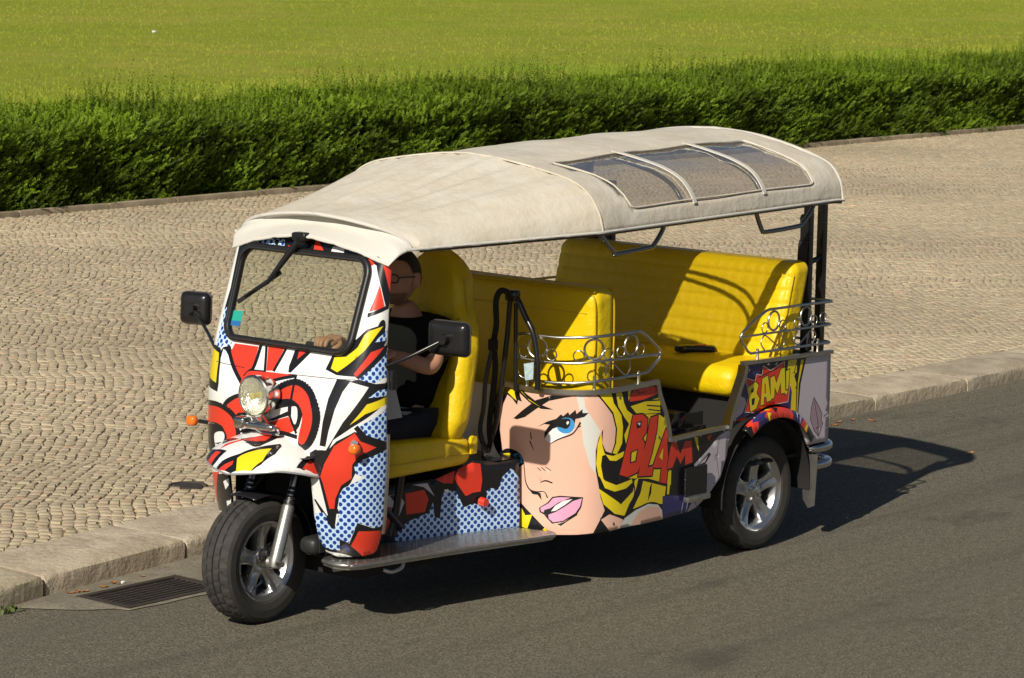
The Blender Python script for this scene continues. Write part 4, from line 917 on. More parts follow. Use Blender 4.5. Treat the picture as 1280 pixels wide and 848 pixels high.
def wheel(c, r, rr, w, yaw, out):
    """alloy wheel: `out` = -1 when its face looks to -y"""
    c = np.array(c, float); ax = rotz(yaw)@np.array([0, out, 0.]); h = w/2
    b = MB(); b.lathe([(rr*.99,-h*.8),(rr*.86,-h*.75),(rr*.80,-h*.2),(rr*.80,h*.45),(rr*.86,h*.72),(rr*.945,h*.80),(rr*.985,h*.90),(rr*1.01,h*.86),(rr*1.012,h*.78)], c, ax, 56)
    wh = b.build('wheel', alloy, TT, 40)
    # tyre with cut tread blocks
    n = 120; prof = [(rr*.985,-h*.86),(rr*1.03,-h*.97),(rr*1.2,-h*1.06),(r*.90,-h*1.04),(r*.955,-h*.93),(r*.982,-h*.80),(r*.993,-h*.55),(r*.993,-h*.50),(r*.970,-h*.48),(r*.970,-h*.42),(r*.998,-h*.40),(r,-h*.06),(r*.972,-h*.05),(r*.972,h*.05),(r,h*.06),(r*.998,h*.40),(r*.970,h*.42),(r*.970,h*.48),(r*.993,h*.50),(r*.993,h*.55),(r*.982,h*.80),(r*.955,h*.93),(r*.90,h*1.04),(rr*1.2,h*1.06),(rr*1.06,h*.99),(rr*1.03,h*.97),(rr*.985,h*.86)]
    u = np.cross(ax, (0,0,1.)); u /= np.linalg.norm(u); wv = np.cross(u, ax); G = []
    for q, (pr, pz) in enumerate(prof):
        row = []
        for k in range(n):
            a = 2*np.pi*k/n; R_ = pr
            tz = pz/h; ph = k+ (3 if tz > 0 else 0)+int(abs(tz)*4)
            if pr > r*.975 and abs(tz) > .1 and ph % 4 == 0: R_ = pr-.006
            row.append(c+ax*pz+R_*(np.cos(a)*u+np.sin(a)*wv))
        G.append(row)
    b = MB(); b.grid(G, closev=True); b.build('tyre', tyrem, wh, 14)
    # five broad spokes, dished, with a groove down the middle
    for k in range(5):
        a = 2*np.pi*k/5+.32; G = []
        er = np.cos(a)*u+np.sin(a)*wv; et = -np.sin(a)*u+np.cos(a)*wv
        for f in np.linspace(0, 1, 9):
            rad = rr*(.16+.72*f); hw_ = rr*(.17+.05*(2*f-1)**2+.035*f); z_ = h*(.52+.26*f**1.5-.10*math.sin(f*3.14)); gz = .35
            G.append([c+er*rad+et*hw_*t+ax*(z_-(.012 if abs(t) > .95 else 0)-(.010 if abs(t) < .05 else 0)) for t in (-1,-.9,-.45,0,.45,.9,1)]+[c+er*rad+et*hw_*t+ax*(z_-.035) for t in (.9,0,-.9)])
        b = MB(); b.grid(G, closev=True); b.build('spoke', alloy, wh, 30)
    b = MB(); b.lathe([(rr*.30,h*.30),(rr*.30,h*.52),(rr*.26,h*.58),(rr*.12,h*.60),(.001,h*.60)], c, ax, 30); b.build('hub', alloy, wh, 40)
    b = MB(); b.lathe([(rr*.13,h*.55),(rr*.13,h*.68),(rr*.10,h*.72),(.001,h*.73)], c, ax, 20); b.build('hub_cap', chrome, wh, 40)
    for k in range(4):
        a = 2*np.pi*k/4+.5; p = c+ax*h*.56+rr*.215*(np.cos(a)*u+np.sin(a)*wv)
        b = MB(); b.lathe([(.012,-.01),(.012,.010),(.008,.014),(.001,.014)], p, ax, 6); b.build('lug_nut', chrome, wh, 20)
    b = MB(); b.lathe([(rr*.80,-h*.5),(rr*.35,-h*.55),(.001,-h*.55)], c, ax, 40); b.lathe([(rr*.62,-h*.30),(rr*.30,-h*.25)], c, ax, 32); b.build('brake_disc', mat('brake_dark', (.03,.028,.026), .6, .5), wh, 40)
    p = c+ax*h*.45+rr*.72*(np.cos(.32+5.6)*u+np.sin(.32+5.6)*wv); b = MB(); b.tube([p, p+ax*.035], .005, 6); b.build('valve', rubber, wh, 40)
    return wh
wheel(FW, .256, .167, .146, STEER, -1)
wheel((2.60, -.595, .268), .268, .182, .152, 0, -1)
wheel((2.60, .595, .268), .268, .182, .152, 0, 1)
for sg in (-1, 1):
    y = sg*.116; lo = np.array([-.008, y, .240]); hi = np.array([.130, y, .640]); d = (hi-lo)
    b = MB(); b.tube([lo, lo+d*.06, lo+d*.10, lo+d*.60, lo+d*.62], [.022,.028,.026,.027,.022], 14); b.tube([FW+np.array([0, sg*.085, 0]), FW+np.array([.004, sg*.118, 0])], [.028,.022], 14); fk = b.build('fork_leg', alu, TT, 40)
    b = MB(); b.tube([lo+d*.60, lo+d*1.0], .0185, 12); b.build('stanchion', mat('stanchion', (.33,.32,.30), .2, 1.), fk, 40)
    b = MB()
    for k in range(4): b.tube([lo+d*(.63+.045*k), lo+d*(.66+.045*k)], [.026,.024], 12)
    b.build('fork_boot', rubber, fk, 40)
    b = MB(); b.tube([lo+np.array([0,sg*.02,.02]), lo+np.array([0,sg*.05,.02])], .012, 8); b.build('axle_bolt', chrome, fk, 30)
b = MB(); b.rbox((.17, 0, .66), (.06,.16,.03), .015, 4); b.tube([(.17,0,.66),(.28,0,1.0)], .03, 12); b.tube([(.08,.02,.60),(.05,.09,.50)], .006, 6); b.build('steering_yoke', blackmatt, TT, 40)

# dark well behind and over the front wheel
b = MB(); b.grid([[(x, -.262, z) for x, z in ((.30,.27),(.30,.70),(.02,.70))], [(x, .262, z) for x, z in ((.30,.27),(.30,.70),(.02,.70))]]); b.box((.13,.236,.30), (.30,.242,.70)); b.box((.13,-.242,.30), (.30,-.236,.70)); b.build('front_wheel_well', blackmatt, TT, 0)
# ---- chassis, floor, wheel housing
b = MB(); b.box((.30,-.30,.17), (2.95,.30,.27)); b.box((.20,-.40,.262), (1.2,.40,.268)); b.box((1.36,-.60,.268), (2.16,.60,.29)); b.box((2.2,-.48,.26), (3.0,.48,.40)); b.box((2.52,-.52,.22), (2.68,.52,.32)); b.build('chassis', blackmatt, TT, 0)
b = MB(); b.box((1.36,-.66,.395), (3.02,.66,.41)); b.build('floor', blackmatt, TT, 0)
for sg in (-1, 1): b = MB(); b.grid(arcband((2.6,sg*.58,.27), .345, .26, -5, 185, 30, 0, 0)); b.box((2.25,sg*.452-.003,.27), (2.95,sg*.452+.003,.64)); b.build('wheel_housing', blackmatt, TT, 40)
# chequer plate step beside the driver
top = .275; outl = np.array([(.235,-.17),(.125,-.265),(.105,-.34),(.125,-.405),(.175,-.435),(.62,-.505),(1.12,-.608),(1.165,-.615),(1.195,-.60),(1.21,-.555),(1.18,-.41),(.557,-.214)])
n = len(outl); V = [(x, y, top) for x, y in outl]+[(x, y, top-.022) for x, y in outl]
Fc = [tuple(range(n))[::-1], tuple(range(n, 2*n))]+[(i, (i+1) % n, n+(i+1) % n, n+i) for i in range(n)]
step = make('step_plate', V, Fc, chequer, TT, 0)
b = MB(); b.tube(smoothline([(x, y, top-.004) for x, y in outl[1:10]], 4), .009, 8); b.build('step_edge', chequer, step, 60)
b = MB()          # raised lozenges of the chequer plate
for i in range(46):
    for j in range(22):
        x, y = .12+i*.024, -.63+j*.022; 
        if inside(outl*.97+outl.mean(0)*.03, np.array([[x, y]]))[0]:
            a = math.radians(45 if (i+j) % 2 else -45); e, f_ = np.array([math.cos(a), math.sin(a), 0])*.0105, np.array([-math.sin(a), math.cos(a), 0])*.0032
            c = np.array([x, y, top]); b.add([c-e, c-f_, c+e, c+f_, c+np.array([0,0,.0022])], [(0,1,4),(1,2,4),(2,3,4),(3,0,4)])
o = b.build('tread_lozenges', chequer, step, 0); o['kind'] = 'stuff'
b = MB(); b.tube(smoothline([(.30,-.435,.232),(.33,-.455,.222),(.38,-.462,.232),(.40,-.455,.25)], 5), .008, 8); b.tube([(.15,-.30,.24),(1.1,-.50,.24)], .014, 8); b.build('step_bracket', steel, step, 50)

# ---- seat box and driver's seat
bx = printed('seat_box', box_surface, ART_BOX, DOM_BOX, 'k', TT, .05, thick=.012, flip=False)
b = MB(); b.box((.50,-.19,.27), (1.215,.24,.545)); b.add([(.50,-.205,.548),(1.215,-.40,.575),(1.215,.25,.575),(.50,.25,.548)], [(0,1,2,3)]); b.build('seat_box_core', VINYL['k'], TT, 0)
b = MB(); b.tube([(1.0,-.355,.405),(1.0,-.385,.404)], [.021,.018], 16); b.build('filler_cap', VINYL['r'], bx, 40)
def dimple(V, lines, amp, w, ax, along):
    for q in lines: V[:, ax] -= amp*np.exp(-((V[:, along]-q)/w)**2)
    return V
def sq(V): return V
seatroot = None
def seatback(V):
    V = V.copy(); z = V[:,2]; t = (z+.40)/.80
    wd = np.interp(t, [0,.12,.50,.60,.68,.76,.85,.92,.97,1.0], [.92,1.06,1.06,.98,.84,.74,.70,.68,.62,.52]); V[:,1] *= wd; V[:,2] -= np.clip((t-.68)/.32,0,1)*np.clip(np.abs(V[:,1])/.16,0,1.2)**2*.11
    # side bolsters stand forward, the middle is hollow
    yy = np.abs(V[:,1])/.23; fr = V[:,0] < 0
    V[fr, 0] += (.030*(1-np.clip(yy[fr]*1.25,0,1)**3)-.012)*np.clip(1-abs(t[fr]-.35)*1.4, 0, 1)
    V[:,0] += .16*(t-.5)+.03*np.clip((t-.65)/.35,0,1)**2*-1
    V[fr, 0] += .010*np.exp(-((t[fr]-.655)/.012)**2)       # seam under the headrest
    return V
b = MB(); SO = np.array([-.105,-.09,.018]); b.rbox(np.array((1.055,-.015,1.045))+SO, (.062,.232,.405), .055, 44, seatback); ds = b.build('driver_seat', hide, TT, 70)
P = seatback(np.array([[-.064, y, .124-.02*(1-(y/.2)**2)] for y in np.linspace(-.215, .215, 15)]))+np.array((1.055,-.015,1.045))+SO; b = MB(); b.tube(P, .0035, 6); b.build('headrest_seam', mat('seam_shade', (.40,.26,.004), .6), ds, 60)
def seatcush(V):
    V = V.copy(); V[:,2] += .014*np.clip((np.abs(V[:,1])/.22),0,1)**3*(V[:,2] > 0)+.03*(-V[:,0]/.27)*(V[:,2] > 0)*.6; return V
b = MB(); b.rbox(np.array((.80,-.015,.612))+SO, (.275,.232,.066), .048, 16, seatcush); b.build('seat_cushion', hide, ds, 70)
b = MB(); P = smoothline([(.545,-.245,.61),(.80,-.249,.605),(1.06,-.246,.60)], 6)+SO; b.tube(P, .004, 6); P = smoothline([(1.005,-.238,.70),(1.03,-.243,.95),(1.06,-.222,1.15),(1.08,-.190,1.24),(1.09,-.172,1.34)], 6)+SO; b.tube(P, .004, 6); b.build('piping', mat('piping_yellow', (.60,.40,.01), .4), ds, 60)
b = MB(); b.tube(np.array([(1.06,-.245,.655),(1.06,-.262,.655)])+SO, .020, 12); b.rbox(np.array((1.06,-.256,.635))+SO, (.022,.006,.038), .006, 3); b.build('recline_hinge', hide, ds, 40)
b = MB(); b.tube([(.58,-.22,.30),(.62,-.235,.56)], .022, 10); b.tube([(.47,-.20,.50),(.62,-.24,.33)], .018, 8); b.build('hand_brake', blackp, TT, 40)
b = MB(); b.box((1.208,-.23,.55), (1.222,.60,.87)); b.build('bulkhead', VINYL['w'], TT, 0)

# ---- side panels
sp = printed('side_panel', side_surface, ART_SIDE, DOM_SIDE, 'k', TT, .03, thick=.014, flip=False)
sp['label'] = 'printed side panel with a comic-style blonde face and the word BLAM'
def mir(fn): 
    def g(u, v, off=0.0): P = fn(u, v, off); P = P.copy(); P[..., 1] *= -1; return P
    return g
far_art = [('y',(.5,.4,.9,.4,.85,.8,.55,.75),0),('s',(.1,.3,.45,.3,.5,.8,.1,.82),0),('l',(1.05,.3,1.4,.35,1.44,.58,1.1,.6),0),('r',(.62,.5,.9,.5,.88,.68,.64,.7),0)]
printed('side_panel', mir(side_surface), far_art, DOM_SIDE, 'k', TT, .06, thick=.014, flip=True)
rp = printed('rear_panel', rear_surface, ART_REAR, DOM_REAR, 'k', TT, .06, thick=.014, flip=False)
rp['label'] = 'printed rear side panel with the word BAM! and lilac area'
printed('rear_panel', mir(rear_surface), [('l',(2.8,.4,3.2,.4,3.2,.9,2.75,.9),0)], DOM_REAR, 'n', TT, .08, thick=.014, flip=True)
b = MB(); b.box((3.058,-.705,.45), (3.072,.705,.868)); b.build('tail_panel', VINYL['l'], TT, 0)
for sg in (-1, 1): b = MB(); b.rbox((3.085, sg*.60, .62), (.014,.06,.05), .01, 3); b.build('tail_lamp', mat('tail_red', (.5,.01,.01), .2), TT, 50)
ds_ = np.array(DOM_SIDE).reshape(-1, 2); dr_ = np.array(DOM_REAR).reshape(-1, 2)
for sg in (-1, 1):
    S = (lambda u, z, o=0.: side_surface(np.array(u), np.array(z), o)*np.array([1,1,1.])) if sg < 0 else (lambda u, z, o=0.: side_surface(np.array(u), np.array(z), o)*np.array([1,-1,1.]))
    # top rim, door edge, sill
    b = MB(); P = [S(u, z, -.004) for u, z in smoothline([(.085,.882),(.2,.874),(.332,.872),(.492,.876),(.68,.882),(.875,.886)], 6)]; b.ribbon(P, .020, .020); b.build('top_rim', steel, TT, 40)
    b = MB(); P = [S(u, z, -.002) for u, z in smoothline([(.875,.886),(.885,.855),(.900,.815),(.941,.742),(.969,.667),(.981,.613)], 5)]; b.ribbon(P, .026, .012, (0,-1,0)); b.build('door_edge', steel, TT, 40)
    b = MB(); P = [S(u, z, -.004) for u, z in [(.975,.618),(1.1,.619),(1.25,.620),(1.44,.622)]]; b.ribbon(P, .022, .018); b.build('sill_trim', steel, TT, 40)
    b = MB(); P = [np.array((x, -sg*-.722 if sg > 0 else -.722, z)) for x, z in smoothline([(2.255,.612),(2.270,.66),(2.297,.72),(2.333,.79),(2.362,.845),(2.372,.888)], 4)]; b.ribbon(P, .040, .024, (0,0,1)); b.build('door_edge', chrome, TT, 40)
    b = MB(); P = [(2.36, sg*.722, .897), (2.7, sg*.722, .888), (3.075, sg*.722, .878)]; b.ribbon(P, .022, .018); b.build('top_rim', steel, TT, 40)
    # tubular rail with rings, front
    Q = lambda u, z: S(u, z+.0, .004)
    loop = smoothline([(.165,1.108),(.316,1.102),(.457,1.109),(.605,1.117),(.754,1.116)], 5).tolist()+[(.80,1.09),(.885,1.032),(.904,1.012),(.896,.985),(.83,.945),(.805,.933)]+smoothline([(.805,.933),(.576,.926),(.408,.912),(.267,.908),(.165,.915)], 5).tolist()[1:]+[(.145,.925),(.133,.945),(.130,.98),(.131,1.07),(.137,1.092),(.148,1.104)]
    b = MB(); b.tube([Q(u, z) for u, z in loop], .0068, 8, closed=True); b.tube([Q(u, z) for u, z in smoothline([(.131,1.0),(.265,.994),(.407,.996),(.574,1.009),(.9,1.004)], 5)], .0058, 8)
    rail = b.build('side_rail', steel, TT, 60)
    def ringat(fn, u, z, R, r):
        b = MB(); b.tube([fn(u+R*math.cos(a), z+R*math.sin(a)) for a in np.arange(24)*2*math.pi/24], r, 6, closed=True); return b.build('ring', steel, rail, 60)
    for u, z in ((.234,1.052),(.491,1.058),(.692,1.062)): ringat(Q, u, z, .043, .0055)
    for u, z in ((.166,1.030),(.302,1.027),(.424,1.028),(.558,1.036),(.627,1.040),(.757,1.036)): ringat(Q, u, z, .0235, .0032)
    for du in (0., -.32):
        b = MB(); b.tube([Q(u+du, z) for u, z in smoothline([(.547,.945),(.546,.98),(.568,.997),(.602,.98),(.632,.951),(.663,.938),(.687,.962),(.682,.995)], 5)], .0034, 6); 
        if du == 0.: b.build('scroll', steel, rail, 60)
    for u in (.186, .494, .746): b = MB(); b.tube([Q(u, .878), Q(u, .945)], .007, 8); b.build('rail_post', steel, rail, 40)
    # rear rail
    q2 = lambda x, z: np.array((x, sg*.716, z))
    lp = [(3.069,1.114),(2.784,1.119),(2.57,1.121),(2.545,1.117),(2.458,1.085),(2.368,1.035),(2.352,1.018),(2.362,.992),(2.41,.945),(2.432,.934),(2.697,.928),(3.06,.922)]
    b = MB(); b.tube([q2(*p) for p in lp], .0068, 8); b.tube([q2(*p) for p in ((2.355,1.015),(2.69,1.011),(3.065,1.006))], .0058, 8)
    if sg < 0: b.tube([q2(3.069,1.114)]+[(3.082,-.70,1.114),(3.082,.70,1.114)], .0068, 8); b.tube([q2(3.06,.922)]+[(3.078,-.70,.922),(3.078,.70,.922)], .0068, 8); b.tube([q2(3.065,1.006)]+[(3.080,-.70,1.006),(3.080,.70,1.006)], .0058, 8)
    rail = b.build('side_rail', steel, TT, 60)
    for x, z in ((2.607,1.066),(2.862,1.063)): ringat(q2, x, z, .043, .0055)
    for x, z in ((2.538,1.040),(2.677,1.039),(2.794,1.038),(2.930,1.036),(3.002,1.045)): ringat(q2, x, z, .0235, .0032)
    for pts in ([(2.541,.937),(2.511,.971),(2.538,1.005),(2.597,.974),(2.667,.936),(2.695,.959),(2.664,1.001)], [(2.801,1.0),(2.768,.963),(2.804,.936),(2.852,.96),(2.91,.994),(2.946,.968),(2.923,.933)]):
        b = MB(); b.tube([q2(*p) for p in smoothline(pts, 5)], .0034, 6); b.build('scroll', steel, rail, 60)
    for x in (2.485, 2.965): b = MB(); b.tube([q2(x, .885), q2(x, .95)], .007, 8); b.build('rail_post', steel, rail, 40)
# fender flare over the rear wheel, printed
def flare_surface(u, v, off=0.0):       # u = angle round the wheel in radians (0 = ahead), v = 0 at the panel, 1 at the lip
    u = np.asarray(u, float); t = np.asarray(v, float)*10; R0 = .372
    Rr = R0+.014*np.sin(np.clip(t,0,1)*np.pi)-.040*np.clip(t,0,1)**2
    return np.stack([2.605-Rr*np.cos(u), -(.714+.042*np.sin(np.clip(t,0,1)*np.pi/2)), .292+Rr*np.sin(u)-off], -1)
fl_art = [('k',(.70,0,.98,0,1.0,.02,.97,.04,1.02,.06,.98,.1,.70,.1),0),('n',(1.08,0,1.12,.03,1.06,.05,1.16,.07,1.10,.1,1.36,.1,1.30,.07,1.38,.05,1.28,.03,1.34,0),0),('w',(1.15,.02,1.18,.03,1.15,.035),0),('y',(1.40,0,1.48,0,1.46,.05,1.40,.04),0),('k',(1.52,.02,1.60,.05,1.54,.08,1.50,.05),0),('y',(1.37,.06,1.44,.07,1.40,.1,1.36,.1),0),
  ('n',(1.92,0,1.97,.04,1.90,.06,1.96,.1,2.20,.1,2.26,.05,2.20,0),0),('w',(2.02,.0,2.08,.04,2.05,.09,2.0,.05),0),('l',(2.10,.02,2.16,.02,2.14,.1,2.10,.08),0),('r',(2.16,.0,2.2,.05,2.17,.1,2.24,.1,2.26,0),0),('y',(2.26,0,2.32,0,2.34,.1,2.28,.1),0),('k',(2.34,0,2.8,0,2.8,.1,2.36,.1),0),('y',(2.42,.0,2.60,.02,2.62,.04,2.44,.02),0)]
printed('wheel_flare', flare_surface, fl_art, [(.92,0),(2.55,0),(2.55,.1),(.92,.1)], 'r', TT, .04, thick=.005, edgelen=.03, flip=True)
printed('wheel_flare', mir(flare_surface), fl_art, [(.80,0),(2.62,0),(2.62,.1),(.80,.1)], 'r', TT, .06, thick=.005, edgelen=.06)
for u, z in ((1.03,.604),(1.22,.606),(1.40,.606),(.62,.845),(.30,.842),(.90,.64),(1.33,.37),(.60,.30)):
    p = side_surface(np.array(u), np.array(z), -.001); b = MB(); b.lathe([(.0065,0),(.005,.003),(.001,.004)], p, (0,-1,0), 10); b.build('rivet', chrome, TT, 60)
for x, z in ((2.345,.70),(2.42,.86),(2.75,.855),(3.05,.845),(3.055,.52),(2.32,.645)):
    b = MB(); b.lathe([(.0065,0),(.005,.003),(.001,.004)], (x,-.7205,z), (0,-1,0), 10); b.build('rivet', chrome, TT, 60)
# small folded footstep
b = MB(); b.rbox((2.005,-.742,.410), (.080,.006,.068), .004, 3); ft = b.build('footstep', mat('step_dark', (.05,.05,.05), .25, .8, bump=(90,.8,.006)), TT, 0)
b = MB(); b.rbox((2.005,-.752,.338), (.082,.016,.012), .004, 3); b.build('footstep_tread', chequer, ft, 30)
# rear bumper tubes and mud flap
for z in (.427, .347):
    b = MB(); b.tube(smoothline([(2.975,-.655,z),(2.985,-.685,z),(3.02,-.70,z),(3.10,-.695,z),(3.145,-.66,z),(3.155,-.58,z),(3.155,0,z),(3.155,.58,z),(3.145,.66,z),(3.10,.695,z),(2.98,.69,z)], 5), .024, 12); b.build('bumper_tube', chrome, TT, 60)
for y in (-.60, .60, -.3, .3): b = MB(); b.tube([(3.15,y,.43),(3.15,y,.345)], .018, 10); b.tube([(3.15,y,.39),(3.0,y,.39)], .016, 8); b.build('bumper_post', chrome, TT, 40)
for sg in (-1, 1): b = MB(); b.add([(2.95,sg*.66,.40),(2.95,sg*.745,.41),(2.95,sg*.735,.165),(2.95,sg*.70,.15),(2.95,sg*.67,.19),(2.955,sg*.66,.40),(2.955,sg*.745,.41),(2.955,sg*.735,.165),(2.955,sg*.70,.15),(2.955,sg*.67,.19)], [(0,1,2,3,4),(9,8,7,6,5)]+[(i, (i+1) % 5, 5+(i+1) % 5, 5+i) for i in range(5)]); b.build('mud_flap', chequer, TT, 0)

# ---- passenger seats
def quilt(V, h):
    V = V.copy(); fr = V[:,0] < -h[0]*.55
    g = np.zeros(len(V))
    for q in np.arange(-.66, .67, .060): g += np.exp(-((V[:,1]-q)/.009)**2)
    for q in np.arange(-.30, .31, .060): g += np.exp(-((V[:,2]-q)/.009)**2)
    V[fr, 0] += .0050*np.minimum(g[fr], 1.2); return V
def midback(V):
    V = V.copy(); t = V[:,2]/.26; V[:,0] += .012*np.sin(V[:,1]*5)*.3; V[:,0] += -.0*t; return V
b = MB(); b.rbox((1.512,0,1.03), (.074,.605,.268), .050, 26, midback); mb = b.build('middle_backrest', hide, TT, 70)
b = MB()
for sx in (1.447, 1.577): b.tube(smoothline([(sx,-.597,.80),(sx,-.600,1.05),(sx,-.597,1.23),(sx,-.575,1.275),(sx,-.545,1.287),(sx,0,1.290),(sx,.55,1.287),(sx,.597,1.20)], 6), .004, 6)
b.tube([(1.4365,-.56,1.19),(1.4365,.56,1.19)], .003, 6)
b.build('piping', MATS['piping_yellow'], mb, 60)
b = MB(); b.rbox((1.745,0,.765), (.21,.60,.075), .05, 18); b.build('middle_cushion', hide, TT, 70)
def rearback(V): V = quilt(V, (.078,0,0)); V[:,0] += V[:,2]*.27; return V
b = MB(); b.rbox((2.80,0,1.065), (.078,.695,.248), .050, 110, rearback); rb = b.build('rear_backrest', hide, TT, 60)
b = MB(); b.tube([(2.80+V_*.27-.072, -.640, 1.065+V_) for V_ in np.linspace(-.22,.20,12)], .004, 6)
b.tube([(2.80+V_*.27-.060, -.690, 1.065+V_) for V_ in np.linspace(-.22,.19,12)], .004, 6); b.build('piping', MATS['piping_yellow'], rb, 60)
def rearcush(V): V = V.copy(); V[:,2] += (.014*np.sin((V[:,0]+.2)*6)-.012*np.exp(-((np.abs(V[:,1])-.24)/.02)**2)*.6)*(V[:,2] > 0); return V
b = MB(); b.rbox((2.60,0,.795), (.235,.665,.070), .058, 26, rearcush); b.build('rear_cushion', hide, TT, 70)
b = MB(); b.box((2.44,-.62,.41), (2.95,.62,.73)); b.box((1.60,-.56,.41), (1.90,.56,.69)); b.build('seat_bases', blackmatt, TT, 0)
b = MB(); b.rbox((2.16,-.46,.565), (.13,.13,.05), .012, 3); b.rbox((2.10,-.40,.635), (.05,.17,.05), .012, 3, lambda V: V+np.stack([V[:,2]*.5, 0*V[:,2], 0*V[:,2]], 1)); b.build('inner_step', mat('black_gloss', (.012,.012,.013), .18, coat=.5), TT, 40)
b = MB(); b.rbox((2.615,-.285,.892), (.085,.032,.016), .014, 5, None, rotz(math.radians(-52))); b.rbox((2.565,-.235,.890), (.03,.03,.014), .012, 4); bk = b.build('seat_belt_buckle', blackp, TT, 60)
b = MB(); b.rbox((2.625,-.295,.907), (.028,.016,.005), .003, 3, None, rotz(math.radians(-52))); b.build('release_button', mat('belt_red', (.75,.05,.03), .4), bk, 40)
# quarter posts, belts, frame beside the bulkhead
for sg in (-1, 1):
    for x, w_ in ((2.995,.019), (3.108,.019)):
        b = MB(); b.rbox((x, sg*.625, 1.16), (w_,w_,.42), .005, 3); b.build('rear_post', blackpaint, TT, 30)
    b = MB(); b.tube([(2.995,sg*.625,1.29),(3.108,sg*.625,1.31)], .014, 8); b.tube([(2.95,sg*.62,1.51),(3.0,sg*.625,1.50)], .012, 8); b.build('post_brace', blackpaint, TT, 40)
    b = MB(); b.ribbon(smoothline([(2.955,sg*.625,1.51),(2.955,sg*.63,1.46),(2.955,sg*.63,1.40)], 4), .040, .004, (.6,.8,0)); b.ribbon(smoothline([(2.955,sg*.63,1.40),(2.945,sg*.63,1.36),(2.94,sg*.635,1.22),(2.95,sg*.66,1.02),(2.96,sg*.66,.89)], 5), .046, .004, (.9,.3,0)); b.build('seat_belt', webbing, TT, 40)
b = MB(); b.tube(smoothline([(1.195,-.335,1.262),(1.20,-.318,1.10),(1.20,-.285,.83),(1.198,-.262,.70),(1.19,-.235,.60)], 5), .0125, 10); b.build('grab_pole', blackpaint, TT, 50)
b = MB(); b.tube(smoothline([(1.20,-.345,1.27),(1.20,-.375,1.25),(1.20,-.415,1.185),(1.20,-.462,1.115),(1.20,-.487,1.0),(1.20,-.49,.88)], 5), .0130, 10); b.tube([(1.20,-.37,.86),(1.20,-.362,1.24)], .010, 8); b.build('grab_pole', blackpaint, TT, 50)
b = MB(); b.rbox((1.20,-.343,1.268), (.022,.030,.024), .010, 4); b.build('pole_joint', blackpaint, TT, 50)
b = MB(); b.ribbon(smoothline([(1.19,-.33,1.28),(1.185,-.29,1.285),(1.18,-.268,1.24),(1.18,-.272,1.14),(1.18,-.260,1.06),(1.18,-.27,.95),(1.185,-.25,.80),(1.19,-.235,.68),(1.14,-.30,.60),(1.17,-.36,.52)], 5), .026, .004, (1,.3,0)); b.rbox((1.175,-.26,1.05), (.014,.020,.026), .006, 3); b.build('seat_belt', webbing, TT, 40)
b = MB(); b.tube(smoothline([(1.18,-.25,1.03),(1.16,-.235,.90),(1.16,-.225,.78),(1.17,-.20,.66),(1.18,-.25,.56),(1.19,-.33,.50)], 6), .010, 8); b.ribbon(smoothline([(1.17,-.21,.56),(1.13,-.26,.60),(1.12,-.31,.56),(1.13,-.335,.47),(1.16,-.37,.44)], 5), .06, .006, (0,-1,.2)); b.build('cable_sleeve', mat('cable_grey', (.05,.05,.05), .5), TT, 50)
b = MB(); b.add([(1.183,-.425,.985),(1.183,-.480,.998),(1.183,-.478,.925),(1.183,-.435,.915)], [(0,1,2,3)]); b.build('info_tag', mat('paper_tag', (.45,.58,.62), .5, var=(60,.6,(.25,.35,.42))), TT, 0)

# ---- handlebar, dash
HO = np.array([-.105,-.09,.018]); b = MB(); b.tube(smoothline([(.525,-.24,1.035),(.52,-.16,1.04),(.49,-.07,1.03),(.47,0,1.02),(.49,.07,1.045),(.55,.14,1.062),(.555,.22,1.06)], 6)+HO, .012, 10); b.tube([np.array((.47,0,1.02))+HO,(.28,0,.70)], .025, 10); b.tube(np.array([(.526,-.25,1.035),(.52,-.12,1.04)])+HO, .018, 10); b.tube(np.array([(.555,.23,1.06),(.548,.10,1.06)])+HO, .018, 10); b.build('handlebar', blackp, TT, 50)
b = MB(); b.rbox((.30,0,.98), (.075,.36,.055), .03, 6); b.rbox((.36,0,1.02), (.05,.10,.035), .02, 6); b.build('dashboard', blackp, TT, 50)

# ---- canvas roof
MID = np.array([(0,1.844),(.144,1.836),(.287,1.818),(.464,1.790),(.574,1.764),(.661,1.719),(.718,1.650),(.742,1.585),(.745,1.562)])
REAR = np.array([(0,1.882),(.191,1.870),(.353,1.846),(.491,1.813),(.582,1.786),(.673,1.747),(.727,1.680),(.742,1.612),(.745,1.590)])
FRONT = np.array([(0,1.648),(.10,1.644),(.20,1.634),(.30,1.619),(.37,1.604),(.42,1.588),(.455,1.568),(.474,1.548),(.477,1.535)])
TS = np.linspace(0, 1, 41)
def resample(S):
    S = smoothline(S, 6); l = np.concatenate([[0], np.cumsum(np.linalg.norm(np.diff(S, axis=0), axis=1))]); l /= l[-1]
    return np.stack([np.interp(TS, l, S[:,0]), np.interp(TS, l, S[:,1])], 1)
Fs, Ms, Rs = resample(FRONT), resample(MID), resample(REAR)
def section(x):
    if x <= 1.3:
        f = np.clip((x-.36)/(1.3-.36), 0, 1); S = Fs*(1-f)+Ms*f
        S = S.copy(); S[:,1] -= .010*math.sin(f*math.pi)*(1-TS**3)
    else:
        f = np.clip((x-1.3)/(3.1-1.3), 0, 1); S = Ms*(1-f)+Rs*f
        S = S.copy(); S[:,1] += (.012*math.sin(f*math.pi)-.007*math.sin(f*math.pi*3)**2)*(1-TS**4)
    e = max(0, (x-3.02)/.08); S = S.copy(); S[:,1] -= .012*e*e*(1-TS*.5)
    return S
WX0, WX1 = 1.47, 2.87; WT0, WT1 = 15, 36       # clear panel: station and arc index
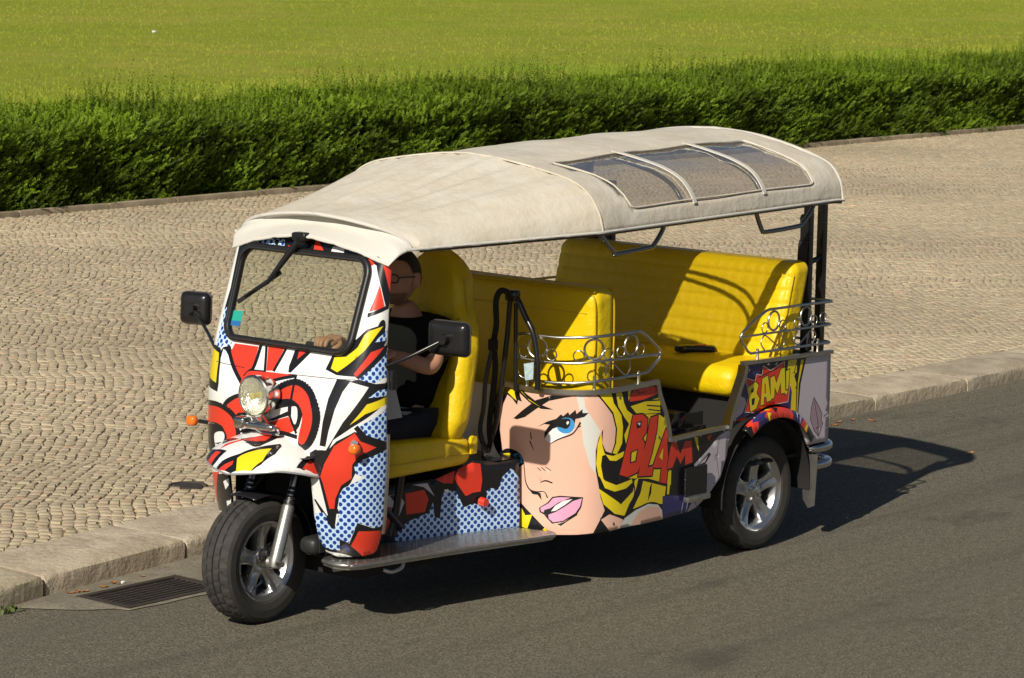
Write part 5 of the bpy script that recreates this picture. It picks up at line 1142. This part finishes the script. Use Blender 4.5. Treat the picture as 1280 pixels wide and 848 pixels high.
xs_ = sorted(set(np.round(np.concatenate([np.linspace(.36, 1.3, 45), np.linspace(1.3, WX0, 7), np.linspace(WX0, WX1, 49), np.linspace(WX1, 3.1, 9)]), 4)))
G = []
for x in xs_:
    S = section(x); row = [(x, -S[k,0], S[k,1]) for k in range(40, 0, -1)]+[(x, S[k,0], S[k,1]) for k in range(41)]
    tt = [-k/40. for k in range(40, 0, -1)]+[k/40. for k in range(41)]; fw = min(1, max(0, (x-.36)*2.5)); rw = min(1, max(0, (x-1.25)*3))
    row = [(p[0], p[1], p[2]+fw*(1-rw)*(.020*pnoise(Vector((x*.8, q*9, 4.)))+.010*pnoise(Vector((x*1.5, q*20, 7.))))+rw*(.007*pnoise(Vector((x*2.2+q*2, q*6, 1.)))+.003*pnoise(Vector((x*6-q*3, q*12, 2.))))) for p, q in zip(row, tt)]; G.append(row)
G = np.array(G); e_ = np.abs(G[0,:,1])/.477; G[0,:,0] = .335*(1-e_**2)+.402*e_**2; G[1,:,0] = np.maximum(G[1,:,0], G[0,:,0]+.012); G[2,:,0] = np.maximum(G[2,:,0], G[1,:,0]+.012); nx, nt_ = G.shape[:2]; Fcan = []; Fwin = {-1: [], 1: []}
for i in range(nx-1):
    xm = (xs_[i]+xs_[i+1])/2
    for j in range(nt_-1):
        f4 = (i*nt_+j, (i+1)*nt_+j, (i+1)*nt_+j+1, i*nt_+j+1); k = abs(j+.5-40); sg = -1 if j < 40 else 1
        # the panel's front edge slants a little and its corners are round
        w0 = WX0+.05*(k-WT0)/(WT1-WT0); inn = w0 < xm < WX1 and WT0 < k < WT1
        cr = min(xm-w0, WX1-xm); ck = min(k-WT0, WT1-k)*.022
        if inn and cr < .02 and ck < .02 and math.hypot(.02-cr, .02-ck) > .02: inn = False
        (Fwin[sg] if inn and sg < 0 else Fcan).append(f4)
roof = make('canvas_roof', G.reshape(-1, 3), Fcan, canvas, TT, 60); sd = roof.modifiers.new('t', 'SOLIDIFY'); sd.thickness = .003; sd.offset = -1
clear = glass('clear_vinyl', (.92,.90,.86), .26, .05, (.55,.51,.44), .24, (7, .16, .03))
for sg in (-1, 1):
    V = G.reshape(-1, 3).copy(); V[:,2] -= .003; Fw = Fwin[-1]; us = sorted({i for f in Fw for i in f}); mp = {a: k for k, a in enumerate(us)}
    if sg < 0: make('clear_panel', V[us], [tuple(mp[i] for i in f) for f in Fw], clear, roof, 70)
    for xr in ((1.94, 2.46) if sg < 0 else ()):
        S = section(xr); P = [(xr+.02*(k-26)/12, sg*S[k,0]*1.005, S[k,1]+.006) for k in range(WT0-1, WT1+2)]
        b = MB(); b.ribbon(P, .024, .005, (0, sg*.7, .7)); b.build('roof_rib', canvas_w, roof, 40)
    wl = []
    for q in rrect(1, -1, 1, .06, 4):
        k = (WT0+WT1)/2+q[1]*(WT1-WT0)/2; xx = (WX0+WX1)/2+.025*(1+q[1])*(q[0] < 0)+q[0]*(WX1-WX0)/2; S = section(xx); k0 = int(k); fk_ = k-k0; P2 = S[k0]*(1-fk_)+S[min(k0+1,40)]*fk_
        wl.append((xx, sg*P2[0]*1.003, P2[1]+.003))
    wl = np.array(wl); dense = []
    for i in range(len(wl)):
        a_, b_ = wl[i], wl[(i+1) % len(wl)]; n_ = max(1, int(np.linalg.norm(b_-a_)/.05))
        for t_ in range(n_):
            xx = a_[0]+(b_[0]-a_[0])*t_/n_; S = section(xx); yy = abs(a_[1]+(b_[1]-a_[1])*t_/n_)
            zz = a_[2]+(b_[2]-a_[2])*t_/n_
            if n_ > 3:
                kk = int(np.argmin(np.hypot(S[:,0]*1.003-yy, S[:,1]+.003-zz))); yy, zz = S[kk,0]*1.003, S[kk,1]+.003
            dense.append((xx, sg*yy, zz))
    if sg < 0: b = MB(); b.tube(dense, .0045, 6, closed=True); b.build('panel_welt', canvas, roof, 60)
    b = MB(); P = [(x, sg*(section(x)[40,0]+.001), section(x)[40,1]+.002) for x in xs_]; b.tube(P, .007, 6); b.build('hem_piping', canvas_w, roof, 60)
    b = MB(); P = [(x, sg*(section(x)[40,0]-.018), section(x)[40,1]-.006) for x in xs_[4:]]; b.tube(P, .010, 8); b.build('roof_rail', blackpaint, TT, 60)
    for pts in ([(1.312,1.565),(1.330,1.535),(1.405,1.470),(1.43,1.461),(1.65,1.472),(1.685,1.482),(1.735,1.530),(1.755,1.562)], [(2.43,1.585),(2.445,1.55),(2.485,1.487),(2.52,1.478),(2.76,1.486),(2.80,1.497),(2.865,1.545),(2.895,1.59)]):
        b = MB(); b.tube(smoothline([(x, sg*.722, z) for x, z in pts], 4), .0105, 10); b.build('grab_handle', mat('handle_steel', (.28,.27,.25), .2, 1.), TT, 60)
for xr in (1.3, 3.09):
    S = section(xr); P = [(xr, -S[k,0], S[k,1]+.004) for k in range(40, 0, -1)]+[(xr, S[k,0], S[k,1]+.004) for k in range(41)]
    b = MB(); b.tube(P, .0045 if xr < 2 else .007, 6); b.build('seam_welt', canvas_w if xr > 2 else canvas, roof, 60)
for xr in (.60, 1.30, 1.90, 2.48, 3.05):
    S = section(xr); P = [(xr, -S[k,0]*.985, S[k,1]-.018) for k in range(39, 0, -2)]+[(xr, S[k,0]*.985, S[k,1]-.018) for k in range(1, 40, 2)]
    b = MB(); b.tube(P, .010, 8); b.build('roof_bow', blackpaint, TT, 60)
# front peak: the canvas folds over and hangs in front of the windscreen head
hemz = lambda y: np.interp(abs(y), [0,.06,.18,.32,.40,.48], [1.560,1.557,1.544,1.518,1.496,1.474])
top_ = np.array(G[0]); rows = []
for f in np.linspace(0, 1, 13):
    r_ = []
    for j in range(nt_):
        p = top_[j]; e = abs(p[1])/.477; y = p[1]*(1-.075*f); z = p[2]*(1-f)+hemz(p[1])*f
        ax_ = np.interp(f, [0,.09,.18,.5,.8,1], [.335,.366,.384,.362,.300,.268])*(1-e**2)+np.interp(f, [0,.3,1], [.402,.342,.306])*e**2+.004*math.sin(p[1]*22+f*3)*math.sin(f*3.14)
        r_.append((ax_, y, z))
    rows.append(r_)
b = MB(); b.grid(rows); o = b.build('roof_peak', canvas_w, roof, 60); sd = o.modifiers.new('t', 'SOLIDIFY'); sd.thickness = .003
b = MB(); b.tube(np.array(rows[0])+np.array([-.004,0,.001]), .007, 6); b.build('peak_welt', canvas_w, roof, 60)
b = MB(); b.tube(np.array(rows[-1]), .005, 6); b.build('peak_hem', canvas_w, roof, 60)
# ================================================================== the driver
skin = mat('skin', (.46,.235,.15), .5, spec=.35, var=(12,.3,(.40,.19,.12)), bump=(60,.1,.002))
shirt = mat('black_cotton', (.006,.006,.007), .9, spec=.15, bump=[(16,.4,.015),(300,.2,.001)])
trousers = mat('dark_trousers', (.014,.016,.026), .85, bump=(14,.4,.015))
hairm = mat('dark_hair', (.018,.011,.007), .6, bump=(240,.5,.002))
DR = empty('person', (.745, -.09, .638)); tag(DR, 'seated driver in black T-shirt and glasses with both hands on the handlebar', 'person')
def skinned(verts, edges, radii, root=0, sub=2):
    me = bpy.data.meshes.new('skin_tmp'); me.from_pydata([tuple(v) for v in verts], edges, [])
    o = bpy.data.objects.new('skin_tmp', me); COL.objects.link(o)
    sk = o.modifiers.new('skin', 'SKIN'); sk.use_smooth_shade = True
    lay = me.skin_vertices[0] if me.skin_vertices else None
    if lay is None:
        bpy.context.view_layer.objects.active = o; bpy.ops.object.modifier_add(type='SKIN'); lay = me.skin_vertices[0]
    for i, r in enumerate(radii): lay.data[i].radius = r if isinstance(r, tuple) else (r, r)
    for i in range(len(verts)): lay.data[i].use_root = (i == root)
    ss = o.modifiers.new('sub', 'SUBSURF'); ss.levels = sub; ss.render_levels = sub
    dg = bpy.context.evaluated_depsgraph_get(); ev = o.evaluated_get(dg); m2 = ev.to_mesh()
    V = np.array([v.co[:] for v in m2.vertices]); Fc = [tuple(p.vertices) for p in m2.polygons]; ev.to_mesh_clear()
    bpy.data.objects.remove(o); bpy.data.meshes.remove(me); return V, Fc
# joints: pelvis, spine, chest, neck, head base ; arms ; legs  (facing -x)
J = dict(pel=(.915,.01,.745), sp=(.925,-.01,.90), ch=(.915,-.01,1.05), nk=(.895,-.01,1.175), hb=(.875,-.01,1.25),
  sl=(.91,-.17,1.115), el=(.81,-.240,.985), wl=(.655,-.19,1.045), hl=(.605,-.175,1.055), sr=(.91,.15,1.115), er=(.85,.25,.955), wr=(.685,.16,1.065), hr=(.632,.145,1.078),
  tl=(.86,-.06,.705), kl=(.52,-.08,.715), al=(.44,-.09,.36), fl=(.33,-.10,.31), tr=(.86,.09,.705), kr=(.52,.13,.715), ar=(.44,.11,.36), fr=(.33,.12,.31))
J = {k: tuple(np.array(v)+np.array([-.105,-.09,.018])) for k, v in J.items()}
nm = list(J); ix = {k: i for i, k in enumerate(nm)}
E_ = [(ix[a], ix[b]) for a, b in ('pel sp','sp ch','ch nk','nk hb','ch sl','sl el','el wl','wl hl','ch sr','sr er','er wr','wr hr','pel tl','tl kl','kl al','al fl','pel tr','tr kr','kr ar','ar fr') for a, b in [(a, b)]] if False else [(ix[p.split()[0]], ix[p.split()[1]]) for p in ('pel sp','sp ch','ch nk','nk hb','ch sl','sl el','el wl','wl hl','ch sr','sr er','er wr','wr hr','pel tl','tl kl','kl al','al fl','pel tr','tr kr','kr ar','ar fr')]
rad = dict(pel=.09, sp=.09, ch=.105, nk=.058, hb=.060, sl=.058, el=.043, wl=.029, hl=.026, sr=.058, er=.043, wr=.029, hr=.026, tl=.075, kl=.055, al=.040, fl=.036, tr=.075, kr=.055, ar=.040, fr=.036)
bv, bf = skinned([J[k] for k in nm], E_, [rad[k] for k in nm])
body = MB(); body.add(bv, bf)
# head: skull, jaw, nose, brow, ears
HCn = np.array([.753, -.10, 1.363])
nu, nv = 36, 26; G = []
for j in range(nv):
    ph = math.pi*(j+.5)/nv-math.pi/2; row = []
    for i in range(nu):
        th = 2*math.pi*i/nu; d = np.array([-math.cos(th)*math.cos(ph), math.sin(th)*math.cos(ph), math.sin(ph)])
        r = np.array([.098, .077, .118]); p = d*r
        if p[2] < 0: p[1] *= 1-.28*(-p[2]/.118)**1.5; p[0] += (-.012 if p[0] < 0 else -.030)*(-p[2]/.118)
        if p[0] > 0 and p[2] > -.04: p[0] *= 1.06
        fr = max(0, -d[0])
        p[0] -= .024*math.exp(-(p[1]/.013)**2-((p[2]+.018)/.024)**2)*(fr > .3)          # nose
        p[0] -= .010*math.exp(-(p[1]/.045)**2-((p[2]-.022)/.012)**2)*(fr > .3)          # brow
        p[0] += .012*math.exp(-((abs(p[1])-.030)/.014)**2-((p[2]-.002)/.012)**2)*(fr > .3)  # eye sockets
        p[0] -= .007*math.exp(-(p[1]/.025)**2-((p[2]+.062)/.010)**2)*(fr > .3)          # lips
        p[0] -= .010*math.exp(-(p[1]/.03)**2-((p[2]+.100)/.014)**2)*(fr > .3)           # chin
        row.append(HCn+rotz(math.radians(8))@p)
    G.append(row)
body.grid(G, closev=True)
for sg in (-1, 1):
    body.rbox(HCn+np.array([.012, sg*.080, -.008]), (.019,.008,.032), .008, 5, None, rotz(sg*.35))
    body.tube([HCn+np.array([-.040, sg*.012, -.062]), HCn+np.array([-.050, sg*.0, -.062])], .004, 5)
# hands: palm, four curled fingers round the grip, thumb
def hand(w_, h_, sg):
    body.rbox(h_+np.array([-.028,0,.006]), (.040,.040,.015), .012, 6, None, roty(-.25))
    for k in range(4):
        y = h_[1]+(-.030+.020*k); L_ = (.9,1.05,1.0,.8)[k]
        body.tube(smoothline([(h_[0]-.058,y,h_[2]+.016),(h_[0]-.088*L_**.5,y,h_[2]+.012),(h_[0]-.098*L_**.5,y,h_[2]-.012),(h_[0]-.080,y,h_[2]-.030),(h_[0]-.058,y,h_[2]-.030)], 3), [.0098]*10+[.009,.008,.0065], 8)
    body.tube(smoothline([(h_[0]-.01,h_[1]+sg*.036,h_[2]),(h_[0]-.035,h_[1]+sg*.056,h_[2]-.008),(h_[0]-.065,h_[1]+sg*.046,h_[2]-.022),(h_[0]-.078,h_[1]+sg*.030,h_[2]-.026)], 3), [.011]*6+[.010,.009,.009,.007], 8)
hand(np.array(J['wl']), np.array(J['hl']), 1); hand(np.array(J['wr']), np.array(J['hr']), -1)
body.build('body', skin, DR, 70)
# clothes
pts = ['pel','sp','ch','nk','sl','el','sr','er']; VV = [np.array(J[k]) for k in pts]
VV[3] = np.array(J['nk'])+np.array([.006,0,-.012]); VV[5] = np.array(J['sl'])*.10+np.array(J['el'])*.90; VV[7] = np.array(J['sr'])*.10+np.array(J['er'])*.90
tv, tf = skinned(VV, [(0,1),(1,2),(2,3),(2,4),(4,5),(2,6),(6,7)], [.138,.135,.165,.092,.102,.070,.102,.070])
b = MB(); b.add(tv, tf); b.build('t_shirt', shirt, DR, 70)
pts = ['pel','tl','kl','al','tr','kr','ar']; tv, tf = skinned([J[k] for k in pts], [(0,1),(1,2),(2,3),(0,4),(4,5),(5,6)], [.120,.092,.074,.060,.092,.074,.060])
b = MB(); b.add(tv, tf); b.build('trousers', trousers, DR, 70)
for k in ('fl', 'fr'):
    p = np.array(J[k]); b = MB(); b.rbox(p+np.array([.0,0,-.005]), (.125,.048,.036), .030, 6); b.build('shoe', mat('shoe_black', (.02,.02,.02), .5), DR, 60)
# hair: close-cropped cap; beard; glasses
G = []
for j in range(14):
    ph = math.radians(8+82*j/13); row = []
    for i in range(nu):
        th = 2*math.pi*i/nu; lowr = math.radians(float(np.interp(math.cos(th), [-1,-.45,-.15,.12,.30,.55,1], [-24,-20,-6,4,26,38,41]))); p2 = lowr+(math.pi/2-lowr)*(j/13.)*.985
        d = np.array([-math.cos(th)*math.cos(p2), math.sin(th)*math.cos(p2), math.sin(p2)]); p = d*np.array([.103,.082,.123])
        if p[0] > 0 and p[2] > -.06: p[0] *= 1.05
        row.append(HCn+rotz(math.radians(8))@p)
    G.append(row)
b = MB(); b.grid(G, closev=True); b.build('hair', hairm, DR, 70)
G = []
for j in range(7):
    z = -.062-.048*j/6; row = []
    for i in range(19):
        a = math.radians(-78+156*i/18); sc = 1-.28*(-z/.118)**1.5; rz = math.sqrt(max(.05, 1-(z/.120)**2))
        row.append(HCn+rotz(math.radians(8))@np.array([-math.cos(a)*.104*rz-.016*(-z/.118)-.004, math.sin(a)*.080*sc*rz, z]))
    G.append(row)
b = MB(); b.grid(G); b.build('beard', mat('beard', (.20,.10,.065), .7, bump=(260,.5,.002)), DR, 70)
b = MB(); R8 = rotz(math.radians(8))
for sg in (-1, 1):
    b.tube([HCn+R8@np.array([-.100, sg*.034+.026*math.cos(a), .004+.018*math.sin(a)]) for a in np.arange(14)*2*math.pi/14], .0028, 6, closed=True)
    b.tube([HCn+R8@np.array([-.096, sg*.060, .010]), HCn+R8@np.array([-.05, sg*.080, .010]), HCn+R8@np.array([.02, sg*.083, .004])], .0028, 6)
b.tube([HCn+R8@np.array([-.103, -.010, .010]), HCn+R8@np.array([-.103, .010, .010])], .0028, 6); gl_ = b.build('glasses', blackp, DR, 60)
# ================================================================== small things on the ground
leafm = mat('dry_leaf', (.30,.13,.04), .7, var=(30,.5,(.30,.11,.03)))
def litter(name, x, y, z, s, material, label, cat, group=None, curl=.35, rot=None):
    rot = random.random()*6.28 if rot is None else rot; b = MB(); G = []
    for u in np.linspace(-1, 1, 7):
        w_ = .5*(1-u*u)**.7+.03
        G.append([rotz(rot)@np.array([u*s, v*w_*s, s*curl*(v*v*.6+u*u*.5)]) for v in np.linspace(-1, 1, 5)])
    b.grid(G); o = b.build(name, material, None, 60, at=None); o.location = (x, y, z); return tag(o, label, cat, group)
spots = [(5.92,1.02,.004),(5.80,1.04,.004),(5.70,1.00,.004),(5.98,.93,.004)]
for k, (x, y, z) in enumerate(spots): litter('dry_leaf', x, y, z, random.uniform(.016,.03), leafm, 'dry brown leaf lying against the kerb behind the tuk-tuk', 'leaf', 'dry leaves by the kerb')
for k in range(9):
    x = random.uniform(-.25,.28); litter('dry_leaf', x, .845+random.uniform(-.01,.05), .012, random.uniform(.010,.022), leafm, 'small dry leaf scrap along the drain below the kerb', 'leaf', 'leaf scraps along the drain')
b = MB(); b.tube([(5.455,-.03,.006),(5.492,-.045,.006)], .005, 8); tag(b.build('cigarette_butt', mat('butt_tan', (.60,.33,.13), .8), None, 40), 'tan cigarette butt on the asphalt past the shadow tip', 'cigarette butt')
pap = mat('paper_white', (.7,.7,.68), .8)
b = MB(); b.rbox((.075,.862,.012), (.010,.006,.006), .004, 3); tag(b.build('paper_scrap', pap, None, 40), 'tiny white paper scrap beside the drain grate', 'litter')
P = np.array([27.6, 32.3]); b = MB(); b.rbox((36.32,38.87,.045), (.04,.04,.022), .012, 3); tag(b.build('paper_scrap', pap, None, 40), 'white scrap lying out on the lawn at upper left', 'litter')
# weed tuft at the foot of the kerb, lower left
weedm = mat('weed', (.075,.10,.02), .7)
b = MB()
for k in range(22):
    a = random.random()*6.28; r = random.uniform(.0,.05); x0, y0 = -.60+random.uniform(-.05,.04), .83+random.uniform(-.03,.02); h_ = random.uniform(.015,.035)
    d = np.array([math.cos(a), math.sin(a), 0]); p = np.array([x0, y0, 0]); t_ = p+d*r+np.array([0,0,h_]); s_ = np.cross(d, (0,0,1))*.005
    b.add([p-s_, p+s_, t_*.6+p*.4+s_*1.6, t_, t_*.6+p*.4-s_*1.6], [(0,1,2,3,4)])
tag(b.build('weed', weedm, None, 0), 'small green weed growing at the foot of the kerb, lower left', 'weed')
